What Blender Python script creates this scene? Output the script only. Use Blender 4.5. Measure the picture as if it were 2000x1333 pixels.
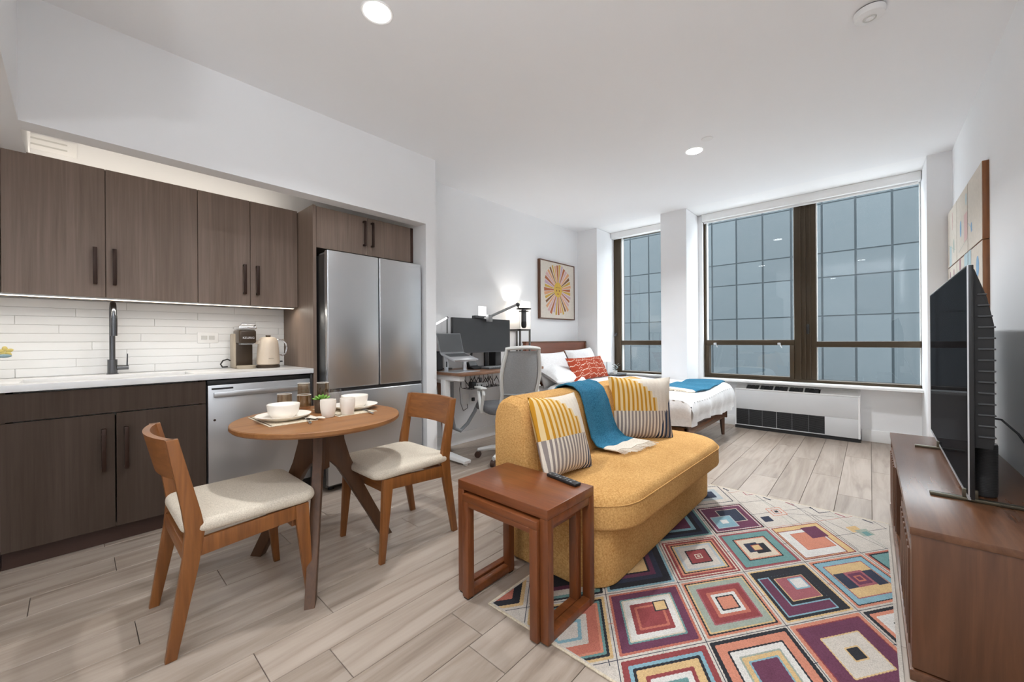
import bpy, bmesh, math, random
from mathutils import Vector, Matrix
random.seed(7)
for o in list(bpy.data.objects): bpy.data.objects.remove(o)
SC = bpy.context.scene
COL = SC.collection
PI = math.pi
R = math.radians

# ------------------------------------------------------------------ camera
F_PX, HY, YAW, ROLL, CAM_H = 773.71, 663.77, R(42.093), R(-0.3987), 1.12
fwd = Vector((-math.sin(YAW), math.cos(YAW), 0)); rgt = Vector((math.cos(YAW), math.sin(YAW), 0)); upv = Vector((0, 0, 1))
r2 = rgt*math.cos(ROLL)+upv*math.sin(ROLL); u2 = upv*math.cos(ROLL)-rgt*math.sin(ROLL)
cd = bpy.data.cameras.new('camera'); cam = bpy.data.objects.new('camera', cd); COL.objects.link(cam)
cd.sensor_width = 36; cd.lens = F_PX/2000*36; cd.shift_y = -(666.5-HY)/2000; cd.clip_start = .02
cam.matrix_world = Matrix(((r2.x, u2.x, -fwd.x, 0), (r2.y, u2.y, -fwd.y, 0), (r2.z, u2.z, -fwd.z, CAM_H), (0, 0, 0, 1)))
SC.camera = cam

# ------------------------------------------------------------------ world, exposure
SKY = 8.6
w = bpy.data.worlds.new('world'); SC.world = w; w.use_nodes = True
w.node_tree.nodes['Background'].inputs[0].default_value = (.90, .95, 1.0, 1)
w.node_tree.nodes['Background'].inputs[1].default_value = SKY
SC.view_settings.view_transform = 'Standard'; SC.view_settings.look = 'None'
SC.view_settings.gamma = 1; SC.view_settings.use_curve_mapping = False
SC.view_settings.exposure = 0.21
SC.cycles.max_bounces = 14; SC.cycles.diffuse_bounces = 8; SC.cycles.glossy_bounces = 5
SC.cycles.transparent_max_bounces = 24; SC.cycles.transmission_bounces = 10
SC.cycles.sample_clamp_indirect = 6
DOWN = 21.0       # watts of each recessed downlight
STRIP = .36
FILL_UPLIGHT = 45.0    # watts of the added fill uplighter behind the camera

# ------------------------------------------------------------------ helpers: nodes
def lin(c):
    if isinstance(c, str):
        c = c.lstrip('#'); c = tuple(int(c[i:i+2], 16)/255 for i in (0, 2, 4))
        return tuple((x/12.92 if x <= .04045 else ((x+.055)/1.055)**2.4) for x in c)+(1,)
    return tuple(c[:3])+(1,)

class NT:
    def __init__(s, name):
        s.m = bpy.data.materials.new(name); s.m.use_nodes = True
        s.t = s.m.node_tree; s.t.nodes.clear()
        s.out = s.t.nodes.new('ShaderNodeOutputMaterial')
    def n(s, typ, attrs=None, **ins):
        nd = s.t.nodes.new('ShaderNode'+typ)
        for k, v in (attrs or {}).items(): setattr(nd, k, v)
        for k, v in ins.items():
            key = int(k[1:]) if k[0] == '_' and k[1:].isdigit() else k.replace('_', ' ')
            sk = nd.inputs[key]
            if isinstance(v, bpy.types.NodeSocket): s.t.links.new(v, sk)
            elif isinstance(v, bpy.types.Node): s.t.links.new(v.outputs[0], sk)
            else: sk.default_value = v
        return nd
    def math(s, op, a, b=0.0, c=None):
        kw = {'_0': a, '_1': b}
        if c is not None: kw['_2'] = c
        return s.n('Math', {'operation': op}, **kw).outputs[0]
    def obj(s): return s.n('TexCoord').outputs['Object']
    def mapping(s, v, scale=(1, 1, 1), loc=(0, 0, 0), rot=(0, 0, 0)):
        return s.n('Mapping', None, Vector=v, Scale=scale, Location=loc, Rotation=rot).outputs[0]
    def noise(s, v, scale=5, detail=4, rough=.5, dist=0):
        return s.n('TexNoise', None, Vector=v, Scale=scale, Detail=detail, Roughness=rough, Distortion=dist).outputs['Fac']
    def ramp(s, f, stops, interp='LINEAR'):
        r = s.n('ValToRGB', None, Fac=f); cr = r.color_ramp; cr.interpolation = interp
        while len(cr.elements) < len(stops): cr.elements.new(.5)
        for e, (p, c) in zip(cr.elements, stops): e.position = p; e.color = lin(c)
        return r.outputs[0]
    def mix(s, f, a, b):
        nd = s.n('Mix', {'data_type': 'RGBA'})
        for k, v in ((0, f), (6, a), (7, b)):
            if isinstance(v, bpy.types.NodeSocket): s.t.links.new(v, nd.inputs[k])
            else: nd.inputs[k].default_value = lin(v) if k else v
        return nd.outputs[2]
    def bump(s, h, strength=.2, dist=.01):
        return s.n('Bump', None, Height=h, Strength=strength, Distance=dist).outputs[0]
    def bsdf(s, color, rough=.5, metal=0, normal=None, spec=.5, **kw):
        b = s.n('BsdfPrincipled')
        ins = {'Base Color': color, 'Roughness': rough, 'Metallic': metal, 'Specular IOR Level': spec}
        ins.update({k.replace('_', ' '): v for k, v in kw.items()})
        if normal is not None: ins['Normal'] = normal
        for k, v in ins.items():
            if isinstance(v, bpy.types.NodeSocket): s.t.links.new(v, b.inputs[k])
            else:
                if k.endswith('Color'): v = lin(v)
                b.inputs[k].default_value = v
        s.t.links.new(b.outputs[0], s.out.inputs[0])
        return s.m

def plain(name, color, rough=.5, metal=0, var=.06, scale=12, bump=0, bscale=200, spec=.5, **kw):
    t = NT(name); v = t.obj(); c = lin(color)
    f = t.noise(v, scale, 3)
    col = t.mix(f, tuple(x*(1-var) for x in c[:3]), tuple(min(1, x*(1+var)) for x in c[:3]))
    nm = t.bump(t.noise(v, bscale, 2), bump, .002) if bump else None
    return t.bsdf(col, rough, metal, nm, spec, **kw)

def wood(name, c1, c2, axis='x', s=22, rough=.4, stretch=.07, dist=1.2, bump=.04, rnd=False):
    t = NT(name); v = t.obj()
    if rnd:
        r = t.n('ObjectInfo').outputs['Random']
        off = t.n('CombineXYZ', None, X=t.math('MULTIPLY', r, 37.0), Y=t.math('MULTIPLY', r, 91.0), Z=t.math('MULTIPLY', r, 13.0))
        v = t.n('VectorMath', {'operation': 'ADD'}, _0=v, _1=off.outputs[0]).outputs[0]
    sc = [s, s, s]; sc['xyz'.index(axis)] = s*stretch
    mv = t.mapping(v, tuple(sc))
    n1 = t.noise(mv, 1.0, 6, .55, dist)
    n2 = t.noise(t.mapping(v, tuple(k*6 for k in sc)), 1.0, 3, .6)
    f = t.math('ADD', t.math('MULTIPLY', n1, .75), t.math('MULTIPLY', n2, .25))
    col = t.ramp(f, [(.32, c1), (.52, tuple((a+b)/2 for a, b in zip(lin(c1), lin(c2)))), (.7, c2)])
    return t.bsdf(col, rough, 0, t.bump(f, bump, .003) if bump else None)

def emis(name, color, strength):
    t = NT(name)
    e = t.n('Emission', None, Color=lin(color), Strength=strength)
    t.t.links.new(e.outputs[0], t.out.inputs[0]); return t.m

def glassy(name, tint=(1, 1, 1), refl=.9, ior=.04, rough=0.0, edge=.4):
    # ior: mirror share seen square on; edge: extra share at glancing angles
    t = NT(name)
    tr = t.n('BsdfTransparent', None, Color=lin(tint)); gl = t.n('BsdfGlossy', None, Color=(refl, refl, refl, 1), Roughness=rough)
    lw = t.n('LayerWeight', None, Blend=.5)
    fr = t.math('ADD', ior, t.math('MULTIPLY', t.math('POWER', lw.outputs['Facing'], 3.0), edge))
    mx = t.n('MixShader', None, _0=fr, _1=tr.outputs[0], _2=gl.outputs[0])
    t.t.links.new(mx.outputs[0], t.out.inputs[0]); return t.m

# ------------------------------------------------------------------ helpers: meshes
def emesh(bm):
    me = bpy.data.meshes.new('m'); bm.to_mesh(me); bm.free(); return me

class MB:
    def __init__(s): s.bm = bmesh.new()
    def _add(s, bm, m=0, M=None):
        if M is not None: bmesh.ops.transform(bm, matrix=M, verts=bm.verts)
        for f in bm.faces: f.material_index = m
        me = emesh(bm); s.bm.from_mesh(me); bpy.data.meshes.remove(me); return s
    def box(s, x0, x1, y0, y1, z0, z1, b=0, m=0, M=None, seg=2):
        bm = bmesh.new(); bmesh.ops.create_cube(bm, size=1)
        bmesh.ops.scale(bm, vec=(abs(x1-x0), abs(y1-y0), abs(z1-z0)), verts=bm.verts)
        bmesh.ops.translate(bm, vec=((x0+x1)/2, (y0+y1)/2, (z0+z1)/2), verts=bm.verts)
        if b: bmesh.ops.bevel(bm, geom=bm.edges[:], offset=b, segments=seg, profile=.5, affect='EDGES', clamp_overlap=True)
        return s._add(bm, m, M)
    def prism(s, poly, axis, a0, a1, b=0, m=0, M=None, seg=2):
        bm = bmesh.new()
        def P(u, v, a): return {'z': (u, v, a), 'x': (a, u, v), 'y': (u, a, v)}[axis]
        lo = [bm.verts.new(P(u, v, a0)) for u, v in poly]; hi = [bm.verts.new(P(u, v, a1)) for u, v in poly]
        n = len(poly); bm.faces.new(lo[::-1]); bm.faces.new(hi)
        for i in range(n): bm.faces.new((lo[i], lo[(i+1) % n], hi[(i+1) % n], hi[i]))
        bmesh.ops.recalc_face_normals(bm, faces=bm.faces)
        if b:
            ed = [e for e in bm.edges if (e.verts[0] in lo) == (e.verts[1] in lo)]
            bmesh.ops.bevel(bm, geom=ed, offset=b, segments=seg, profile=.5, affect='EDGES', clamp_overlap=True)
        return s._add(bm, m, M)
    def tube(s, pts, r, seg=8, m=0, closed=False, M=None, sx=1.0):
        pts = [Vector(p) for p in pts]; n = len(pts)
        rad = r if isinstance(r, (list, tuple)) else [r]*n
        bm = bmesh.new(); rings = []; up = None
        for i, p in enumerate(pts):
            a = pts[i-1] if (i or closed) else pts[0]; c = pts[(i+1) % n] if (i < n-1 or closed) else pts[-1]
            t = (c-a).normalized()
            if up is None:
                up = Vector((0, 0, 1)) if abs(t.z) < .9 else Vector((1, 0, 0))
            up = (up-t*up.dot(t)).normalized(); sd = t.cross(up)
            rings.append([bm.verts.new(p+(up*math.cos(k*2*PI/seg)+sd*math.sin(k*2*PI/seg)*sx)*rad[i]) for k in range(seg)])
        for i in range(n if closed else n-1):
            A, B = rings[i], rings[(i+1) % n]
            for k in range(seg): bm.faces.new((A[k], A[(k+1) % seg], B[(k+1) % seg], B[k]))
        if not closed: bm.faces.new(rings[0][::-1]); bm.faces.new(rings[-1])
        bmesh.ops.recalc_face_normals(bm, faces=bm.faces)
        return s._add(bm, m, M)
    def cyl(s, p0, p1, r0, r1=None, seg=20, m=0, M=None):
        return s.tube([p0, p1], [r0, r0 if r1 is None else r1], seg, m, M=M)
    def lathe(s, prof, c=(0, 0, 0), seg=32, m=0, M=None):
        bm = bmesh.new(); rings = []
        for r, z in prof:
            if r < 1e-6: rings.append([bm.verts.new((c[0], c[1], c[2]+z))])
            else: rings.append([bm.verts.new((c[0]+r*math.cos(k*2*PI/seg), c[1]+r*math.sin(k*2*PI/seg), c[2]+z)) for k in range(seg)])
        for A, B in zip(rings, rings[1:]):
            for k in range(seg):
                k2 = (k+1) % seg
                q = [A[k] if len(A) > 1 else A[0], A[k2] if len(A) > 1 else A[0], B[k2] if len(B) > 1 else B[0], B[k] if len(B) > 1 else B[0]]
                q = list(dict.fromkeys(q))
                if len(q) > 2: bm.faces.new(q)
        bmesh.ops.recalc_face_normals(bm, faces=bm.faces)
        return s._add(bm, m, M)
    def surf(s, fn, nu, nv, m=0, M=None, thick=0):
        bm = bmesh.new()
        g = [[bm.verts.new(fn(i/nu, j/nv)) for j in range(nv+1)] for i in range(nu+1)]
        for i in range(nu):
            for j in range(nv): bm.faces.new((g[i][j], g[i+1][j], g[i+1][j+1], g[i][j+1]))
        if thick:
            bm.normal_update()
            bmesh.ops.solidify(bm, geom=bm.faces[:], thickness=thick)
        return s._add(bm, m, M)
    def poly(s, pts, m=0):
        s.bm.faces.new([s.bm.verts.new(p) for p in pts]).material_index = m; return s
    def ball(s, c, r, sc=(1, 1, 1), m=0, sub=2, M=None):
        bm = bmesh.new(); bmesh.ops.create_icosphere(bm, subdivisions=sub, radius=r)
        bmesh.ops.scale(bm, vec=sc, verts=bm.verts); bmesh.ops.translate(bm, vec=c, verts=bm.verts)
        return s._add(bm, m, M)

LOC = {}
def wloc(o):
    v = Vector((0, 0, 0))
    while o is not None: v += LOC.get(o.name, Vector((0, 0, 0))); o = o.parent
    return v
def build(name, mb, mat, parent=None, world=True, sharp=.55, loc=None):
    """one mesh object; world=True: the verts are room coordinates, shifted under the parent's empty"""
    bm = mb.bm
    if parent is not None and world:
        d = wloc(parent); bmesh.ops.translate(bm, vec=-d, verts=bm.verts)
    if loc is not None: bmesh.ops.translate(bm, vec=-Vector(loc), verts=bm.verts)
    for f in bm.faces: f.smooth = True
    for e in bm.edges:
        if len(e.link_faces) == 2 and e.calc_face_angle(0) > sharp: e.smooth = False
    me = bpy.data.meshes.new(name); bm.to_mesh(me); bm.free()
    for mm in (mat if isinstance(mat, (list, tuple)) else [mat]): me.materials.append(mm)
    o = bpy.data.objects.new(name, me); COL.objects.link(o)
    if parent is not None: o.parent = parent
    if loc is not None: o.location = loc
    return o
def tag(o, label, cat, group=None):
    o['label'] = label; o['category'] = cat
    if group: o['group'] = group
    return o
def thing(name, label, cat, loc=(0, 0, 0), rz=0, group=None):
    o = bpy.data.objects.new(name, None); COL.objects.link(o); o.location = loc; o.rotation_euler = (0, 0, rz)
    o.empty_display_size = .05; LOC[o.name] = Vector(loc)
    return tag(o, label, cat, group)
def struct(name, mb, mat, parent=None, **kw):
    o = build(name, mb, mat, parent, **kw)
    if parent is None: o['kind'] = 'structure'
    return o
def copy_tree(o, parent=None):
    c = o.copy(); COL.objects.link(c)
    if parent is not None: c.parent = parent
    for ch in list(o.children): copy_tree(ch, c)
    return c
def frame_m(o, x, y):
    x = Vector(x).normalized(); y = Vector(y); y = (y-x*y.dot(x)).normalized(); z = x.cross(y)
    return Matrix(((x.x, y.x, z.x, o[0]), (x.y, y.y, z.y, o[1]), (x.z, y.z, z.z, o[2]), (0, 0, 0, 1)))
def area(name, loc, rot, sx, sy, power, color=(1, 1, 1), shape='RECTANGLE', parent=None, spread=180):
    l = bpy.data.lights.new(name, 'AREA'); l.shape = shape; l.size = sx; l.size_y = sy; l.energy = power; l.color = color; l.spread = R(spread)
    o = bpy.data.objects.new(name, l); COL.objects.link(o); o.rotation_euler = rot
    o.location = Vector(loc)-(wloc(parent) if parent else Vector())
    if parent: o.parent = parent
    return o
def lettering(text, size, mat, parent, origin, x, y, name='lettering', depth=.0006):
    c = bpy.data.curves.new('t', 'FONT'); c.body = text; c.size = size; c.align_x = 'CENTER'; c.align_y = 'CENTER'; c.extrude = depth
    t = bpy.data.objects.new('t', c); COL.objects.link(t)
    bpy.context.view_layer.update()
    me = bpy.data.meshes.new_from_object(t.evaluated_get(bpy.context.evaluated_depsgraph_get()))
    bpy.data.objects.remove(t); bpy.data.curves.remove(c)
    me.transform(frame_m(Vector(origin)-wloc(parent), x, y)); me.materials.clear(); me.materials.append(mat); me.name = name
    o = bpy.data.objects.new(name, me); COL.objects.link(o); o.parent = parent; return o
def pillow_mb(w, h, t, n=22, pinch=.07, p=2.6, lump=0, seed=0):
    rr = random.Random(seed); ph = [rr.random()*6 for _ in range(4)]
    mb = MB()
    for sgn in (1, -1):
        def fn(a, b):
            u, v = 2*a-1, 2*b-1
            e = max(0, (1-abs(u)**p)*(1-abs(v)**p))
            x = w/2*u*(1-pinch*(1-v*v)); y = h/2*v*(1-pinch*(1-u*u))
            z = sgn*t/2*e**.5+lump*e*(math.sin(5*u+ph[0])*math.cos(4*v+ph[1])+.5*math.sin(9*u*v+ph[2]))
            return (x, y, z)
        mb.surf(fn, n, n)
    bmesh.ops.remove_doubles(mb.bm, verts=mb.bm.verts, dist=.0005)
    bmesh.ops.recalc_face_normals(mb.bm, faces=mb.bm.faces)
    return mb

# ------------------------------------------------------------------ materials
M = {}
M['wall'] = plain('wall_paint', (.85, .855, .865), .85, var=.015, scale=3, bump=.05, bscale=350, spec=.2)
M['ceil'] = plain('ceiling_paint', (.9, .905, .915), .9, var=.012, scale=2, bump=.04, bscale=300, spec=.15)
M['white'] = plain('white_trim', (.86, .86, .855), .45, var=.01)
M['recess'] = plain('recess_paint', (.93, .93, .93), .8, var=.01, spec=.2)
M['grout'] = plain('grout', (.76, .76, .75), .9)
M['tile'] = plain('tile_glaze', (.86, .865, .865), .18, var=.02, scale=4)
def floor_mat():
    t = NT('floor_plank'); v = t.obj(); r = t.n('ObjectInfo').outputs['Random']
    off = t.n('CombineXYZ', None, X=t.math('MULTIPLY', r, 31.0), Y=t.math('MULTIPLY', r, 57.0), Z=r)
    v = t.n('VectorMath', {'operation': 'ADD'}, _0=v, _1=off.outputs[0]).outputs[0]
    broad = t.noise(t.mapping(v, (9, .9, 9)), 1, 5, .55, 1.6)
    fine = t.noise(t.mapping(v, (70, 4, 70)), 1, 4, .6)
    f = t.math('ADD', t.math('MULTIPLY', broad, .8), t.math('MULTIPLY', fine, .2))
    col = t.ramp(f, [(.3, (.20, .152, .118)), (.44, (.30, .238, .19)), (.56, (.36, .294, .242)), (.75, (.405, .335, .28))])
    shade = t.math('ADD', t.math('MULTIPLY', r, .16), .92)
    hs = t.n('HueSaturation', None, Color=col, Value=shade)
    return t.bsdf(hs.outputs[0], .38, 0, t.bump(fine, .05, .002), .4)
M['floor'] = floor_mat()
M['subfloor'] = plain('subfloor', (.12, .1, .085), .9)
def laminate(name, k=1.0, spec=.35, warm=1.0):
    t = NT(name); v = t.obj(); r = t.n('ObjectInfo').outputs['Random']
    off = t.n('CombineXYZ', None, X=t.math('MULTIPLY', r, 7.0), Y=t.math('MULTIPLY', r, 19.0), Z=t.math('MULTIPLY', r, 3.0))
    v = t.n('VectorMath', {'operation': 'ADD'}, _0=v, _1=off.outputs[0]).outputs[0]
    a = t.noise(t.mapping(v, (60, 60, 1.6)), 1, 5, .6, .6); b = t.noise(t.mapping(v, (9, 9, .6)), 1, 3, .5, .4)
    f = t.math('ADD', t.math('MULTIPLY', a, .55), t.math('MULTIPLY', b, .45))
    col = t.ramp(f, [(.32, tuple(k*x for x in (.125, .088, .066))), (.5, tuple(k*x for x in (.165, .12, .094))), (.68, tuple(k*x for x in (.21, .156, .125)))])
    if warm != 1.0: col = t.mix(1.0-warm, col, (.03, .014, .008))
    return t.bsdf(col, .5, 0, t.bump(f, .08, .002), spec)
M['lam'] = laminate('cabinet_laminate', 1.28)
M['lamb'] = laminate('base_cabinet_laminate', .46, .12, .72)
M['kick'] = plain('toe_kick', (.05, .022, .014), .5, var=.1)
M['pull'] = plain('bronze_pull', (.035, .016, .01), .4, metal=.5, var=.1)
M['quartz'] = plain('quartz', (.8, .8, .8), .25, var=.012, scale=120)
def steel(name, c=(.56, .57, .585), rough=.30):
    t = NT(name); v = t.obj()
    n = t.noise(t.mapping(v, (300, 300, 3)), 1, 2)
    col = t.mix(n, tuple(x*.985 for x in c), tuple(x*1.015 for x in c))
    return t.bsdf(col, rough, .92, None)
M['steel'] = steel('stainless_steel')
M['steel_dark'] = steel('dark_steel', (.13, .135, .14), .35)
M['chrome'] = plain('polished_steel', (.7, .7, .72), .12, 1, var=.02)
M['gunmetal'] = plain('gunmetal', (.17, .175, .185), .22, 1, var=.05)
M['black'] = plain('black_plastic', (.012, .012, .013), .42, var=.2)
M['blackmat'] = plain('black_matte', (.02, .02, .021), .7, var=.2)
M['darkgrey'] = plain('dark_grey', (.06, .062, .066), .5)
M['grey'] = plain('mid_grey', (.22, .225, .23), .6)
M['lgrey'] = plain('light_grey_plastic', (.62, .62, .6), .45, var=.03)
M['alu'] = plain('aluminium', (.62, .63, .65), .35, .8, var=.03)
M['bronze'] = plain('window_bronze', (.055, .036, .018), .45, .35, var=.12, scale=6)
M['pane'] = glassy('window_glass', (.96, .975, .975), .9, .022, edge=.16)
M['shade'] = plain('roller_fabric', (.8, .8, .8), .8, var=.02)
M['glow'] = emis('lamp_lens', (1, .99, .97), 14.0)
M['softglow'] = emis('small_lamp_glow', (1, 1, 1), 2.2)
M['warmglow'] = emis('led_strip_glow', (1, .86, .66), 5.0)
def facade_mat():
    t = NT('facade_panel'); v = t.obj(); r = t.n('ObjectInfo').outputs['Random']
    n = t.noise(v, 2.2, 4); n2 = t.noise(v, 70, 2)
    c = t.mix(n, (.0315, .0415, .047), (.041, .0495, .0545))
    c = t.mix(t.math('MULTIPLY', n2, .35), c, (.053, .060, .061))
    hs = t.n('HueSaturation', None, Color=c, Value=t.math('ADD', t.math('MULTIPLY', r, .16), .9))
    return t.bsdf(hs.outputs[0], .6, 0, None, .1)
M['facade'] = facade_mat()
M['mullion'] = plain('facade_joint', (.02, .025, .028), .9, spec=.05)

# ------------------------------------------------------------------ room shell
H = 2.745; XF, XB, XR, XK = -3.29, -2.905, .54, -3.72
YP, YW, YBK = 5.139, 5.73, -3.4; ZB = 2.149
fl = struct('floor', MB().box(XK-.1, XR+.1, YBK-.1, YW+.1, -.12, -.008), M['subfloor'])
PW = .1835; PL = 1.22; meshes = {}
joint = {6: 1.034, 8: .428, 9: .712, 10: 1.064, 11: .16, 12: .467, 14: -.132, 15: .137}
def plank(x0, x1, y0, y1):
    key = (round(x1-x0, 4), round(y1-y0, 4))
    if key not in meshes:
        g = .0011; a, b = (x1-x0)/2-g, (y1-y0)/2-g
        o = build('plank', MB().box(-a, a, -b, b, -.008, 0, .0012, seg=1), M['floor']); meshes[key] = o.data
    else:
        o = bpy.data.objects.new('plank', meshes[key]); COL.objects.link(o)
    o.location = ((x0+x1)/2, (y0+y1)/2, 0); o.parent = fl
k = -3
while True:
    x1 = .005-PW*k; x0 = x1-PW
    if x1 <= XK: break
    a, b = max(x0, XK), min(x1, XR)
    if b-a > .02:
        y = joint.get(k, (k*.437) % PL)
        while y > YBK: y -= PL
        while y < YW:
            c, d = max(y, YBK), min(y+PL, YW)
            if d-c > .02: plank(a, b, c, d)
            y += PL
    k += 1
struct('ceiling', MB().box(XK-.1, XR+.1, YBK-.1, YP, H, H+.12), M['ceil'])
struct('ceiling_recess', MB().box(XF-.1, XR+.1, YP+.0005, YW+.14, H+.004, H+.12), M['recess'])
struct('wall_left', MB().box(XF-.14, XF, 2.197, YW+.14, 0, H), M['wall'])
mb = MB().box(XB-.12, XB, -.167, 2.09, ZB, H)              # bulkhead over the kitchen
mb.box(XK-.1, XB, 2.09, 2.197, 0, H)                         # pier beside the fridge
mb.box(XK-.1, XK, -1.2, 2.09, 0, H)                          # back of the kitchen recess
mb.box(XK, XB-.12, -1.2, 2.09, 2.46, H)                      # recess ceiling
struct('wall_kitchen', mb, M['wall'])
mb = MB().box(XK-.1, -1.7, -1.2, -.167, ZB, H).box(XK-.1, -1.7, YBK, -1.2, 0, H)
struct('wall_entry', mb, M['wall'])
struct('wall_right', MB().box(XR, XR+.12, YBK-.1, YW+.14, 0, H), M['wall'])
struct('wall_back', MB().box(-1.7, XR, YBK-.1, YBK, 0, H), M['wall'])
mb = MB().box(XF, -2.958, YP, YW+.14, 0, H).box(-2.018, -1.696, YP, YW+.14, 0, H).box(.385, XR, YP, YW+.14, 0, H).box(-1.696, -1.645, 5.60, YW+.14, .575, H)
mb.box(-2.958, .385, YW, YW+.14, 0, .575)
struct('wall_window', mb, M['wall'])
# sills, baseboards
struct('trim_1', MB().box(-1.644, .385, 5.50, YW-.002, .575, .603, .004), M['white'])
struct('trim_2', MB().box(-2.958, -2.018, 5.60, YW-.002, .575, .603, .004), M['white'])
struct('baseboard_left', MB().box(XF, XF+.014, 2.197, YP, 0, .125, .003), M['white'])
struct('baseboard_window', MB().box(-.07, .385, YW-.015, YW, 0, .125, .003).box(-1.696, -1.27, YW-.015, YW, 0, .125, .003), M['white'])
struct('baseboard_pier', MB().box(XB, XB+.014, 2.09, 2.211, 0, .125, .003).box(XF+.014, XB, 2.197, 2.211, 0, .125, .003), M['white'])
struct('baseboard_right', MB().box(XR-.014, XR, YBK, YP, 0, .125, .003), M['white'])

# ------------------------------------------------------------------ windows
def window(name, x0, x1, cols, YG=5.70):
    """cols: list of (xa, xb, rail z0, z1, hopper?)"""
    z0, z1 = .603, H-.02
    mb = MB()
    ya, yb = YG-.05, YG+.07
    mb.box(x0, x1, ya, yb, z0, z0+.03, .003); mb.box(x0, x1, ya, yb, z1-.05, z1, .003)
    xs = sorted({x0, x1})
    wfr = struct(name, mb, M['bronze'])
    def bar(n, a, b, c, d, y0=ya, y1=yb, bb=.004): return struct(n, MB().box(a, b, y0, y1, c, d, bb), M['bronze'], wfr)
    prev = x0
    for xa, xb, r0, r1, hop in cols:
        if xa-prev > .005: bar('mullion', prev, xa, z0+.03, z1-.05)
        bar('rail', xa, xb, r0, r1)
        i = .012
        for a, b in ((xa, xa+.008), (xb-.008, xb)): struct('glazing_bead', MB().box(a, b, YG-.03, YG+.03, r1, z1-.05), M['lgrey'], wfr)
        struct('pane', MB().box(xa+.002, xb-.002, YG+.004, YG+.010, r1, z1-.05), M['pane'], wfr)
        if hop:
            for a, b, c, d in ((xa, xa+.04, z0+.03, r0), (xb-.045, xb, z0+.03, r0), (xa+.04, xb-.045, z0+.03, z0+.055)):
                bar('sash', a, b, c, d, YG-.06, YG+.03)
            struct('pane', MB().box(xa+.04, xb-.045, YG+.004, YG+.010, z0+.055, r0), M['pane'], wfr)
            for hx in (xa+.11, xb-.15):
                h = MB().box(hx-.012, hx+.02, YG-.085, YG-.06, r0+.005, r0+.03, .004)
                h.tube([(hx+.01, YG-.085, r0+.02), (hx+.035, YG-.10, r0-.025)], .006, 8)
                struct('latch', h, M['alu'], wfr)
        else:
            struct('pane', MB().box(xa+.002, xb-.002, YG+.004, YG+.010, z0+.03, r0), M['pane'], wfr)
            for a, b in ((xa, xa+.008), (xb-.008, xb)): struct('glazing_bead', MB().box(a, b, YG-.03, YG+.03, z0+.03, r0), M['lgrey'], wfr)
        prev = xb
    if x1-prev > .005: bar('mullion', prev, x1, z0+.03, z1-.05)
    return wfr
w1 = window('window_1', -2.955, -2.021, [(-2.838, -2.05, 1.025, 1.095, False)])
h = MB().box(-2.935, -2.905, 5.625, 5.65, 1.17, 1.21, .004); h.tube([(-2.92, 5.625, 1.19), (-2.93, 5.60, 1.15)], .007, 8)
struct('latch', h, M['darkgrey'], w1)
w2 = window('window_2', -1.643, .3835, [(-1.617, -.655, 1.03, 1.095, True), (-.45, .3825, 1.01, 1.075, False)])
for x in (-.60, -.555, -.51): struct('groove', MB().box(x, x+.012, 5.635, 5.65, .64, 2.67), M['bronze'], w2)
struct('latch', MB().box(-.535, -.515, 5.60, 5.636, 1.16, 1.27, .004), M['black'], w2)

def shade(label, x0, x1, drop):
    s = thing('roller_shade', label, 'window shade', ((x0+x1)/2, 5.60, H-.02), group='white roller shades')
    build('fascia', MB().box(x0, x1, 5.555, 5.645, H-.085, H+.002, .004), M['white'], s)
    build('fabric', MB().box(x0+.015, x1-.015, 5.612, 5.6145, drop, H-.08), M['shade'], s)
    build('hem_bar', MB().box(x0+.015, x1-.015, 5.606, 5.620, drop-.02, drop, .003), M['white'], s)
    for a, b in ((x0-.004, x0), (x1, x1+.004)): build('end_bracket', MB().box(a, b, 5.56, 5.64, H-.08, H), M['grey'], s)
shade('white roller shade rolled up above the wide two-part window', -1.64, .38, 2.655)
shade('short white roller shade rolled up above the narrow window by the bed', -2.95, -2.024, 2.675)

# ------------------------------------------------------------------ building across the street
YFC = 12.0
fb = thing('neighbour_building', 'pale blue-grey panelled building facade standing outside the windows', 'building', (-2, YFC, -3))
build('wall', MB().box(-9.5, 8.5, YFC+.012, YFC+.6, -3, 4.95), M['mullion'], fb)
zs = [-2.2, -.95, .1, 1.63, 2.55, 3.13, 4.31, 4.9]; sp = .607; pm = {}
for i in range(29):
    for j in range(len(zs)-1):
        dz = round(zs[j+1]-zs[j], 3)
        if dz not in pm:
            o = build('panel', MB().box(-sp/2+.02, sp/2-.02, 0, .03, .014, dz-.014), M['facade'], fb, world=False); pm[dz] = o.data
        else:
            o = bpy.data.objects.new('panel', pm[dz]); COL.objects.link(o); o.parent = fb
        o.location = (-8.73+i*sp+.303+2, 0, zs[j]+3)

M['reflector'] = plain('pale_reflector', (.37, .37, .375), .8, var=.08, scale=1.5)
struct('bounce_reflector', MB().box(-9.5, 8.5, YW+.16, YFC-.01, -1.0, -.85), M['reflector'])  # unseen slab added below the windows to bounce sky light onto the ceiling

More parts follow.
